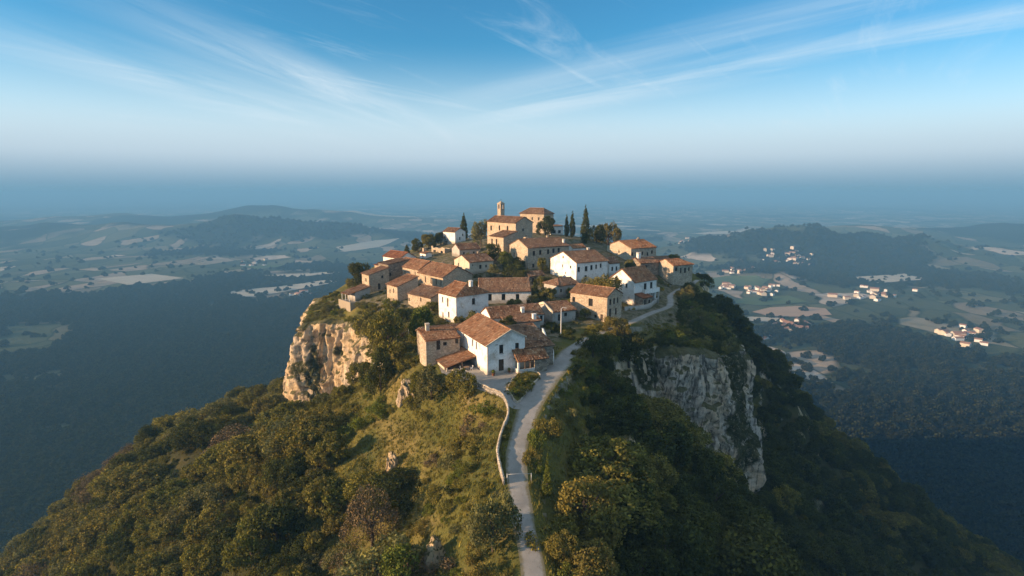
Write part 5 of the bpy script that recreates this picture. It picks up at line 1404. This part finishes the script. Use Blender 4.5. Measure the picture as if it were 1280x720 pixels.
def stuff(name, dic, src, label=None):
    P, idx, sc_, wd_, rt_ = [], [], [], [], []
    objs = []
    for k, L in dic.items():
        if not L: continue
        j = len(objs); objs.append(src[k])
        for (a, b, c_, hh, w, r_) in L: P.append((a, b, c_)); idx.append(j); sc_.append(hh); wd_.append(w); rt_.append(r_)
    me = bpy.data.meshes.new(name); me.from_pydata(P, [], [])
    for nm, v in (('idx', idx), ('sc', sc_), ('wd', wd_), ('rt', rt_)):
        at_ = me.attributes.new(nm, 'INT' if nm == 'idx' else 'FLOAT', 'POINT'); at_.data.foreach_set('value', np.asarray(v, np.int32 if nm == 'idx' else np.float32))
    o = link(name, me); tag(o, label, kind='stuff')
    g = bpy.data.node_groups.new(name, 'GeometryNodeTree')
    g.interface.new_socket('Geometry', in_out='INPUT', socket_type='NodeSocketGeometry'); g.interface.new_socket('Geometry', in_out='OUTPUT', socket_type='NodeSocketGeometry')
    A = lambda t: g.nodes.new(t)
    gi, go, ip, jn = A('NodeGroupInput'), A('NodeGroupOutput'), A('GeometryNodeInstanceOnPoints'), A('GeometryNodeJoinGeometry')
    for ob in reversed(objs):
        n = A('GeometryNodeObjectInfo'); n.inputs['Object'].default_value = ob; n.inputs['As Instance'].default_value = True; g.links.new(n.outputs['Geometry'], jn.inputs[0])
    def attr(nm, ty='FLOAT'):
        n = A('GeometryNodeInputNamedAttribute'); n.data_type = ty; n.inputs[0].default_value = nm; return n.outputs[0]
    cx_ = A('ShaderNodeCombineXYZ'); g.links.new(attr('rt'), cx_.inputs[2])
    ms = A('ShaderNodeMath'); ms.operation = 'MULTIPLY'; g.links.new(attr('sc'), ms.inputs[0]); g.links.new(attr('wd'), ms.inputs[1])
    sx = A('ShaderNodeCombineXYZ'); g.links.new(ms.outputs[0], sx.inputs[0]); g.links.new(ms.outputs[0], sx.inputs[1]); g.links.new(attr('sc'), sx.inputs[2])
    mp = A('GeometryNodeMeshToPoints'); g.links.new(gi.outputs[0], mp.inputs[0])
    g.links.new(mp.outputs[0], ip.inputs['Points']); g.links.new(jn.outputs[0], ip.inputs['Instance']); ip.inputs['Pick Instance'].default_value = True
    g.links.new(attr('idx', 'INT'), ip.inputs['Instance Index']); g.links.new(cx_.outputs[0], ip.inputs['Rotation']); g.links.new(sx.outputs[0], ip.inputs['Scale'])
    g.links.new(ip.outputs[0], go.inputs[0])
    o.modifiers.new('scatter', 'NODES').node_group = g
    return o
def first(me): return next(o for o in scene.objects if o.type == 'MESH' and o.data == me)
def srcs(table, dic):
    r = {}
    for k in dic:
        if dic[k]:
            for me in table[k]:
                f_ = [o for o in scene.objects if o.type == 'MESH' and o.data == me]
                if f_: r[k] = f_[0]; break
    return r
print('wood', sum(map(len, STF.values())), 'under', sum(map(len, SSTF.values())))
stuff('woodland', STF, srcs(CR, STF), 'farther trees of the wood covering the lower slopes of the hill')
stuff('undergrowth', SSTF, srcs(SH, SSTF), 'low undergrowth covering the banks of the hill')

# grass tufts
def grass(n_try, seed):
    rg = np.random.default_rng(seed)
    x = rg.uniform(-75, 60, n_try); y = rg.uniform(50, 185, n_try)
    dd = rimdist(x, y); rd, _, rw = road_info(x, y); px, py, dp = region(x, y)
    ig = inpoly(x, y, GRASSP)
    k = ((dd > 0) & (dd < 55) | (dd <= 0) & (y < 122) & (rd < 8) | ig | (dd <= 0) & ((px > 780) & (py > 405) | (px < 470) & (py > 395))) & (rd > rw / 2 + .15) & ~foot(x, y, .3) & ~inpoly(x, y, COURT) & (slope(x, y) < 1.4)
    k &= (rg.random(n_try) < np.where(ig, 1, .45)); k &= seen(x, y, gz(x, y) + .5)
    x, y, ig = x[k], y[k], ig[k]; z = gz(x, y); n = len(x); B = 5
    hh = (.28 + .4 * rg.random(n))
    xx = np.repeat(x, B) + rg.normal(0, .16, n * B); yy = np.repeat(y, B) + rg.normal(0, .16, n * B); zz = np.repeat(z, B) - .05; H_ = np.repeat(hh, B) * (.7 + .6 * rg.random(n * B))
    a = rg.random(n * B) * 6.28; w_ = .05 + .05 * rg.random(n * B); l = H_ * (.25 + .5 * rg.random(n * B))
    V = np.stack([np.stack([xx - np.cos(a) * w_, yy - np.sin(a) * w_, zz], 1), np.stack([xx + np.cos(a) * w_, yy + np.sin(a) * w_, zz], 1), np.stack([xx - np.sin(a) * l, yy + np.cos(a) * l, zz + H_], 1)], 1).reshape(-1, 3)
    T = np.arange(n * B * 3).reshape(-1, 3)
    patch = np.repeat(np.clip(.5 + .35 * fbm(x / 5, y / 5, 0, 3, 12), 0, 1), B)
    o = link('grass', np_mesh('grass', V, None, T, fattr={'rnd': ('FACE', np.clip(patch + rg.normal(0, .15, n * B), 0, 1))}, mats=[M['grass']])); tag(o, 'dry grass covering the open slope and road verges', kind='stuff')
    print('grass', n)
grass(120000, 3)

# rock outcrops on the slopes
def outcrop(px, py, wp, hp, label, seed, name='rock_outcrop'):
    p = hit(px, py); d = proj(*p)[2]; w, h = wp * d / F / 2, hp * d / F
    bm = bmesh.new(); bmesh.ops.create_icosphere(bm, subdivisions=5, radius=1)
    C = np.array([v.co for v in bm.verts]); q = C + seed * 3.7
    dis = 1 + .30 * fbm(q[:, 0] * 1.1, q[:, 1] * 1.1, q[:, 2] * .5, 3, seed) + .16 * (1 - 2 * np.abs(fbm(q[:, 0] * 3, q[:, 1] * 3, q[:, 2] * .9, 3, seed + 1))) + .05 * fbm(q[:, 0] * 9, q[:, 1] * 9, q[:, 2] * 5, 2, seed + 2)
    C = C * dis[:, None] * np.array([w * 1.15, w * 1.1, h * .50])
    for v, c_ in zip(bm.verts, C): v.co = c_
    me = bpy.data.meshes.new(name); bm.to_mesh(me); bm.free(); me.materials.append(M['rock']); me.polygons.foreach_set('use_smooth', [True] * len(me.polygons))
    o = link(name, me, None, (p[0], p[1] + w * .5, p[2] - h * .02)); tag(o, label, 'rock')
outcrop(511, 496, 26, 40, 'pale rock outcrop on the bank below the stone annex', 3)
outcrop(489, 586, 13, 34, 'narrow pale rock standing beside the grassy slope', 5)
outcrop(545, 705, 24, 62, 'pinkish rock face at the bottom edge left of the road', 7)
outcrop(783, 575, 26, 56, 'dim grey rock rib in the shaded gully right of the road', 9)
outcrop(947, 545, 20, 34, 'small pale rock patch in the dark wood right of the right cliff', 11)
outcrop(366, 480, 22, 42, 'leaning rock at the left foot of the left cliff', 13)

# ------------------------------------------------------------------ the plain far below
VZ = -250.0
HILLS = [(250, 303, 42, 900, 300), (345, 303, 46, 800, 260), (440, 300, 24, 900, 220), (310, 281, 60, 1800, 500), (395, 282, 62, 1300, 420), (180, 286, 60, 1700, 600), (60, 300, 60, 1200, 500),
         (945, 322, 52, 420, 260), (1000, 318, 50, 460, 260), (900, 324, 24, 360, 200), (966, 350, 24, 120, 90), (1120, 322, 60, 600, 320), (1240, 300, 70, 1300, 500),
         (950, 246.2, 200, 9000, 3500), (1080, 246, 230, 9000, 4000), (820, 246.5, 120, 9000, 3000), (330, 247, 90, 9000, 3500)]
HP = [(at(a, b, VZ), hh, wx, wy) for a, b, hh, wx, wy in HILLS]
def valley_z(x, y):
    r = np.hypot(x, y); z = np.full(np.shape(x), VZ) + 10 * fbm(x / 900, y / 900, 0, 4, 71) * smooth((r - 500) / 1500)
    for p, hh, wx, wy in HP:
        z = z + hh * np.exp(-((x - p[0]) / wx) ** 2 - ((y - p[1]) / wy) ** 2) * (1 + .45 * fbm(x / (wx * .4), y / (wx * .4), 0, 5, 5)) * (p[1] < 25000) + hh * np.exp(-((x - p[0]) / wx) ** 2 - ((y - p[1]) / wy) ** 2) * (p[1] >= 25000) * (1 + .5 * fbm(x / 3000, y / 3000, 0, 4, 5))
    return np.minimum(z, 30)
rr_ = np.geomspace(120, 58000, 320); th_ = np.linspace(0, 2 * np.pi, 900, endpoint=False)
RR, TT = np.meshgrid(rr_, th_, indexing='ij'); VX, VY = RR * np.sin(TT), RR * np.cos(TT); VZZ = valley_z(VX, VY)
def forest_mask(x, y):
    px, py, d = proj(x, y, VZ)
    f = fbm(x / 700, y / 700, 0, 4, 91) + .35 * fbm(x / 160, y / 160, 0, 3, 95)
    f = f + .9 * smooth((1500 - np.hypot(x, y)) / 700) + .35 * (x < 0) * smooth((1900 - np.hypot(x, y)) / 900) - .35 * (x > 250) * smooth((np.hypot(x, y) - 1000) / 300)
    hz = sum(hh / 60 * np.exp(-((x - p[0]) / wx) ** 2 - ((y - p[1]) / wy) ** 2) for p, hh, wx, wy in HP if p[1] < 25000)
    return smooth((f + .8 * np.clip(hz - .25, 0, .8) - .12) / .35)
fm = forest_mask(VX, VY)
i_ = np.arange(RR.size).reshape(RR.shape); i2 = np.roll(i_, -1, 1)
VQ = np.stack([i_[:-1], i2[:-1], i2[1:], i_[1:]], -1).reshape(-1, 4)
t = NT('valley_fields'); v = t.coord('World')
nz = t.n('ShaderNodeTexNoise'); t.l(v, nz.inputs['Vector']); nz.inputs['Scale'].default_value = .004
vm = t.n('ShaderNodeVectorMath', operation='MULTIPLY_ADD'); t.l(nz.outputs['Color'], vm.inputs[0]); vm.inputs[1].default_value = (160, 160, 0); t.l(v, vm.inputs[2])
mpp = t.n('ShaderNodeMapping'); t.l(vm.outputs[0], mpp.inputs[0]); mpp.inputs['Scale'].default_value = (1, .55, 0); mpp.inputs['Rotation'].default_value = (0, 0, .5)
vo = t.voro(mpp.outputs[0], 0.0105); ed = t.voro(mpp.outputs[0], 0.0105, 'DISTANCE_TO_EDGE')
sepc = t.n('ShaderNodeSeparateColor'); t.l(vo.outputs['Color'], sepc.inputs[0])
c_ = t.ramp(sepc.outputs[0], [(0, (.05, .062, .034)), (.30, (.085, .095, .05)), (.46, (.065, .075, .036)), (.56, (.20, .165, .115)), (.70, (.40, .31, .23)), (.78, (.10, .11, .055)), (.92, (.12, .12, .065)), (1, (.55, .45, .36))])
c_ = t.mix(t.math('MULTIPLY', t.fr(t.noise(v, .02, 5, .6), .4, .7), .4), c_, (.09, .09, .045))
c_ = t.mix(t.fr(ed.outputs['Distance'], 0, .05, .8, 0), c_, (.03, .04, .016))
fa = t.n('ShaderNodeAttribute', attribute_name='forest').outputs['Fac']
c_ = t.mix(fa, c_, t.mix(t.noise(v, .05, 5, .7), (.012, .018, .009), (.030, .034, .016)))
t.pbr(c_, 1.0, t.bump(t.noise(v, .06, 5, .7), 1.0, 8), 0)
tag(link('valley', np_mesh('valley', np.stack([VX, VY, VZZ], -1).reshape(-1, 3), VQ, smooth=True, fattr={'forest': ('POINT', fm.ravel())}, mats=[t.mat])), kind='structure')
# larger fields that stand out on the plain
def field(poly, mat):
    P = np.array([at(a, b, VZ)[:2] for a, b in poly]); B_ = np.concatenate([np.linspace(P[k], P[(k + 1) % len(P)], 7)[:-1] for k in range(len(P))])
    c0 = P.mean(0); st_ = max(np.ptp(P[:, 0]), np.ptp(P[:, 1])) / 16
    a, b = np.meshgrid(np.arange(B_[:, 0].min(), B_[:, 0].max(), st_), np.arange(B_[:, 1].min(), B_[:, 1].max(), st_)); a, b = a.ravel(), b.ravel()
    k = inpoly(a, b, B_) & (seg_dist(a, b, B_) > st_ * .4)
    pts = [Vector(p - c0) for p in B_] + [Vector((p - c0[0], q - c0[1])) for p, q in zip(a[k], b[k])]
    r = delaunay_2d_cdt(pts, [(q, (q + 1) % len(B_)) for q in range(len(B_))], [list(range(len(B_)))], 1, 1e-3)
    v = np.array([(q.x, q.y) for q in r[0]]); z = valley_z(v[:, 0] + c0[0], v[:, 1] + c0[1]) + 1.6
    me = bpy.data.meshes.new('field'); me.from_pydata([(p[0], p[1], q) for p, q in zip(v, z)], [], [tuple(f) for f in r[2]]); me.materials.append(mat)
    tag(link('field', me, None, (c0[0], c0[1], 0)), kind='structure')
def m_field(name, c):
    t = NT(name); v = t.coord('World'); n = t.noise(v, .02, 5, .65); m_ = t.noise(t.coord('World', (.01, .12, 0)), 1.0, 4, .6)
    return t.pbr(t.mix(t.math('MULTIPLY', m_, .4), t.mix(n, sc(c, .8), sc(c, 1.15)), sc(c, .65)), 1, None, 0)
FT, FG, FP = m_field('ploughed_field', (.42, .29, .20)), m_field('meadow', (.10, .13, .06)), m_field('stubble_field', (.46, .40, .31))
for poly, mt in (([(940, 392), (962, 386), (996, 383.5), (1032, 386), (1040, 394), (1000, 397), (962, 397)], FT), ([(935, 398), (975, 398.5), (968, 404), (930, 403)], FP), ([(868, 352), (910, 350), (962, 354), (950, 361), (880, 362)], FG),
                 ([(930, 375), (985, 372), (1010, 379), (950, 384), (915, 381)], FG), ([(862, 294), (900, 291.5), (948, 290.5), (935, 294), (880, 297)], FP), ([(846, 303), (880, 305), (915, 312), (905, 313), (868, 308)], FP),
                 ([(288, 364), (345, 358), (405, 351), (425, 353), (370, 362), (318, 370), (290, 370)], FP), ([(330, 345), (380, 342), (430, 338), (425, 341), (370, 347)], FP), ([(420, 312), (470, 307), (500, 305), (470, 311), (430, 316)], FP), ([(300, 333), (340, 330), (360, 332), (320, 337)], FG),
                 ([(430, 283), (480, 281), (540, 280), (500, 283.5)], FP), ([(1060, 350), (1130, 345), (1160, 352), (1090, 358)], FP), ([(120, 350), (190, 344), (230, 349), (160, 357)], FP), ([(700, 284), (760, 282), (800, 284), (740, 287)], FP)):
    field(poly, mt)
# woods and hedges of the plain
rgv = np.random.default_rng(17)
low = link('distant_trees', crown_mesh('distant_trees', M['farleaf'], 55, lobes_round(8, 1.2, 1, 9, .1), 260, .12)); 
n = 60000
rad = 500 * (3600 / 500) ** rgv.random(n); ang = rgv.uniform(-.85, .85, n); x, y = rad * np.sin(ang), rad * np.cos(ang)
keep = (forest_mask(x, y) * 1.0 > rgv.random(n)) | (rgv.random(n) < .05)
fp_x, fp_y, _d = proj(x, y, VZ)
for o_ in [o for o in scene.objects if o.name.startswith('field')]:
    b_ = np.array([(v.co.x + o_.location.x, v.co.y + o_.location.y) for v in o_.data.vertices]); keep &= ~((x > b_[:, 0].min()) & (x < b_[:, 0].max()) & (y > b_[:, 1].min()) & (y < b_[:, 1].max()) & (rgv.random(n) < .85))
keep &= seen(x, y, valley_z(x, y) + 8) & (gz(x, y) < valley_z(x, y))
x, y = x[keep], y[keep]; z = valley_z(x, y)
print('far trees', len(x))
wv = stuff('valley_woods', {'a': [(a, b, c2 - 1, 7 + 7 * q, .9 + .5 * q2, q * 6) for a, b, c2, q, q2 in zip(x, y, z, rgv.random(len(x)), rgv.random(len(x)))]}, {'a': low}, 'woods and hedgerows of the plain below the hill')
low.location = (x[0], y[0], z[0]); low.scale = (10, 10, 9); tag(low, 'small wood clump standing in the plain below the hill', kind='stuff')
# far villages: every house an object of its own
M['farwall'] = m_plain('far_white_wall', (.78, .76, .72), .9, .06); M['farwall2'] = m_plain('far_cream_wall', (.62, .54, .43), .9, .08); M['farroof'] = m_plain('far_tiled_roof', (.27, .14, .09), .9, .2)
FH = []
for i in range(5):
    m = MB()
    w_, l_, h_ = ((9, 12, 5.5), (11, 15, 7), (8, 9, 6), (14, 22, 7), (10, 18, 5))[i]
    m.box((-w_ / 2, -l_ / 2, -4), (w_ / 2, l_ / 2, h_), 0)
    a, b = w_ / 2 + .5, l_ / 2 + .5; r_ = w_ * .24
    for sx in (-1, 1): m.poly([(sx * a, -b, h_ - .1), (sx * a, b, h_ - .1), (0, b, h_ + r_), (0, -b, h_ + r_)], 1)
    for sy in (-1, 1): m.poly([(-a, sy * (b - .5), h_ - .1), (a, sy * (b - .5), h_ - .1), (0, sy * (b - .5), h_ + r_)], 0)
    me = bpy.data.meshes.new('distant_house'); me.from_pydata(m.v, [], m.f); me.materials.append(M['farwall' if i % 2 == 0 else 'farwall2']); me.materials.append(M['farroof']); me.polygons.foreach_set('material_index', m.m); FH.append(me)
CL = [(990, 411, 26, 9, 26, 'small pale house in the nearest far village at the right, below the brown field'), (952, 424, 12, 5, 8, 'small pale house in the woods left of the nearest far village'),
      (950, 366, 24, 5, 20, 'small pale house in the strung out far village above the green field'), (905, 362, 14, 3, 8, 'small pale house near the cliff edge in the middle of the plain'),
      (990, 333, 20, 4, 20, 'small pale house in the far village left of the low wooded hillock'), (925, 343, 22, 4, 16, 'small pale house in the far village across the plain at the right'), (960, 330, 10, 3, 6, 'small pale house on the far side of the hillock'),
      (860, 303, 16, 2, 12, 'tiny pale house in the remote village behind the rightmost house'), (375, 369, 20, 2.5, 12, 'small pale house in the far hamlet left of the left cliff'), (320, 330, 16, 4, 8, 'small pale house scattered over the left plain'), (1090, 372, 45, 12, 20, 'small pale house in the far village at the far right'), (1200, 420, 40, 12, 14, 'small pale house in the far right wooded plain')]
for gi_, (a, b, sx, sy, n, lab) in enumerate(CL):
    for k in range(n):
        p = at(a + rgv.normal(0, .5) * sx, b + rgv.normal(0, .5) * sy, VZ); zz = float(valley_z(p[0:1], p[1:2])[0])
        o = link('distant_house', FH[rgv.integers(5)], None, (p[0], p[1], zz), rgv.random() * 6.28); tag(o, lab, 'house', 'far village houses ' + 'abcdefghijklmn'[gi_])
# the air
t = NT('hazy_air'); pv = t.n('ShaderNodeVolumePrincipled'); pv.inputs['Color'].default_value = (.18, .42, .68, 1); pv.inputs['Density'].default_value = 2.2e-4; pv.inputs['Anisotropy'].default_value = 0.0
t.l(pv.outputs[0], t.out.inputs['Volume'])
m = MB(); m.box((-62000, -62000, -300), (62000, 62000, 55)); ho = m.build('haze', t.mat); tag(ho, 'thin blue haze filling the air over the plain', kind='stuff')

# ------------------------------------------------------------------ camera, sky, sun
cam = bpy.data.cameras.new('camera'); co_ = bpy.data.objects.new('camera', cam); col.objects.link(co_)
cam.sensor_width = 36; cam.lens = F / 1280 * 36; cam.clip_start = .5; cam.clip_end = 200000
co_.location = (0, 0, HC); co_.rotation_euler = (math.pi / 2 - PITCH, 0, 0)
scene.camera = co_
SUN_EL, SUN_AZ = R(13), R(15)          # azimuth: turned from due left towards the viewer
sd = Vector((-math.cos(SUN_AZ) * math.cos(SUN_EL), -math.sin(SUN_AZ) * math.cos(SUN_EL), math.sin(SUN_EL)))
ld = bpy.data.lights.new('sun', 'SUN'); lo = bpy.data.objects.new('sun', ld); col.objects.link(lo)
ld.energy = 5.0; ld.angle = R(.6); ld.color = (1, .665, .385)
lo.rotation_euler = sd.to_track_quat('Z', 'Y').to_euler(); lo.location = (-60, 0, 80)
w = bpy.data.worlds.new('World'); scene.world = w; w.use_nodes = True
nt = w.node_tree; nt.nodes.clear()
def N(ty, **k):
    n = nt.nodes.new(ty)
    for a, b in k.items(): setattr(n, a, b)
    return n
out = N('ShaderNodeOutputWorld'); bg = N('ShaderNodeBackground'); nt.links.new(bg.outputs[0], out.inputs[0])
sky = N('ShaderNodeTexSky', sky_type='NISHITA'); sky.sun_disc = False
sky.sun_elevation = SUN_EL; sky.sun_rotation = math.atan2(sd.x, sd.y)
sky.altitude = 300; sky.air_density = 1.0; sky.dust_density = .6; sky.ozone_density = 2.5
bg.inputs['Strength'].default_value = .096
def mth(op, a, b=0.0):
    n = N('ShaderNodeMath', operation=op)
    for s_, v_ in ((n.inputs[0], a), (n.inputs[1], b)):
        if isinstance(v_, (int, float)): s_.default_value = v_
        else: nt.links.new(v_, s_)
    return n.outputs[0]
def mr(v, a, b, lo_=0, hi=1):
    n = N('ShaderNodeMapRange', interpolation_type='SMOOTHSTEP'); nt.links.new(v, n.inputs[0])
    for i, q in zip((1, 2, 3, 4), (a, b, lo_, hi)): n.inputs[i].default_value = q
    return n.outputs[0]
def mx(f, a, b):
    n = N('ShaderNodeMix', data_type='RGBA')
    for s_, v_ in ((n.inputs[0], f), (n.inputs[6], a), (n.inputs[7], b)):
        if isinstance(v_, (int, float)): s_.default_value = v_
        elif isinstance(v_, tuple): s_.default_value = (*v_, 1)
        else: nt.links.new(v_, s_)
    return n.outputs[2]
SKYC = dict(tint=(.32, .80, .95), low=(.98, 1.88, 2.6), haze=(2.5, 3.2, 3.8), cloud=(4.1, 4.7, 5.1))
geo = N('ShaderNodeTexCoord'); sep = N('ShaderNodeSeparateXYZ'); nt.links.new(geo.outputs['Generated'], sep.inputs[0])
zc = mth('MAXIMUM', sep.outputs[2], .015)
cx, cy = mth('DIVIDE', sep.outputs[0], mth('ADD', zc, .06)), mth('DIVIDE', sep.outputs[1], mth('ADD', zc, .06))
cb = N('ShaderNodeCombineXYZ'); nt.links.new(cx, cb.inputs[0]); nt.links.new(cy, cb.inputs[1])
def cloud(rot, scl, locv, scale, detail, rough, dist):      # noise drawn out along one direction of the sky
    mp = N('ShaderNodeMapping', vector_type='TEXTURE'); nt.links.new(cb.outputs[0], mp.inputs[0])
    mp.inputs['Rotation'].default_value = (0, 0, R(rot)); mp.inputs['Scale'].default_value = scl; mp.inputs['Location'].default_value = locv
    n = N('ShaderNodeTexNoise'); nt.links.new(mp.outputs[0], n.inputs[0])
    n.inputs['Scale'].default_value = scale; n.inputs['Detail'].default_value = detail; n.inputs['Roughness'].default_value = rough; n.inputs['Distortion'].default_value = dist
    return n.outputs['Fac']
def band(a, b, c_, wid):                                         # a long bank of cirrus along the line a*x + b*y = c
    d = mth('ABSOLUTE', mth('SUBTRACT', mth('ADD', mth('MULTIPLY', cx, a), mth('MULTIPLY', cy, b)), c_))
    return mr(d, 0, wid, 1, 0)
nR = cloud(-45, (4.5, .75, 1), (0, 0, 0), 1.0, 10, .62, .5); nL = cloud(77, (3.5, .55, 1), (1.3, .2, 0), 1.0, 10, .64, .6)
bR = mth('MULTIPLY', mth('MULTIPLY', mth('MAXIMUM', band(.707, .707, 3.62, .6), mth('MULTIPLY', band(.707, .707, 3.0, .5), .55)), mr(cx, -.9, .5)), mr(nR, .35, .68))
bL = mth('MULTIPLY', mth('MULTIPLY', mth('MAXIMUM', band(.974, -.231, -2.25, .42), mth('MULTIPLY', band(.974, -.231, -3.1, .8), .6)), mr(cy, 2.0, 4.2)), mr(nL, .34, .64))
wisp = mth('MULTIPLY', mr(cloud(55, (2.6, .5, 1), (5.2, 3.4, 0), 1.2, 10, .66, .9), .53, .82), .36)
cm = mth('MINIMUM', mth('ADD', mth('ADD', mth('MULTIPLY', bR, .62), mth('MULTIPLY', bL, .62)), wisp), .85)
cm = mth('MAXIMUM', cm, mr(sep.outputs[2], .36, .62, 0, .6))                        # unseen cloud veil overhead, added to lift the fill in the shadows
tint = N('ShaderNodeMix', data_type='RGBA', blend_type='MULTIPLY'); tint.inputs[0].default_value = 1
nt.links.new(sky.outputs[0], tint.inputs[6]); tint.inputs[7].default_value = (*SKYC['tint'], 1)
s1 = mx(mr(sep.outputs[2], .04, .24, .9, 0), tint.outputs[2], SKYC['cloud'])      # veil of thin high cloud low in the sky
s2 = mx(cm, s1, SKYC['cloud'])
s25 = mx(mr(sep.outputs[2], .03, .13, .95, 0), s2, SKYC['haze'])                  # hazy air on the horizon
s3 = mx(mr(sep.outputs[2], -.004, .062, 1.0, 0), s25, SKYC['low'])
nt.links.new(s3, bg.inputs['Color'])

scene.view_settings.view_transform = 'Standard'; scene.view_settings.look = 'None'
scene.view_settings.exposure = 1.0; scene.view_settings.gamma = 1.0
scene.render.engine = 'CYCLES'
c = scene.cycles
c.use_denoising = True
try: c.denoiser = 'OPENIMAGEDENOISE'
except Exception: pass
c.max_bounces = 6; c.diffuse_bounces = 3; c.glossy_bounces = 2; c.transmission_bounces = 2; c.volume_bounces = 1; c.transparent_max_bounces = 4
c.sample_clamp_indirect = 6
c.use_adaptive_sampling = True; c.adaptive_threshold = .02
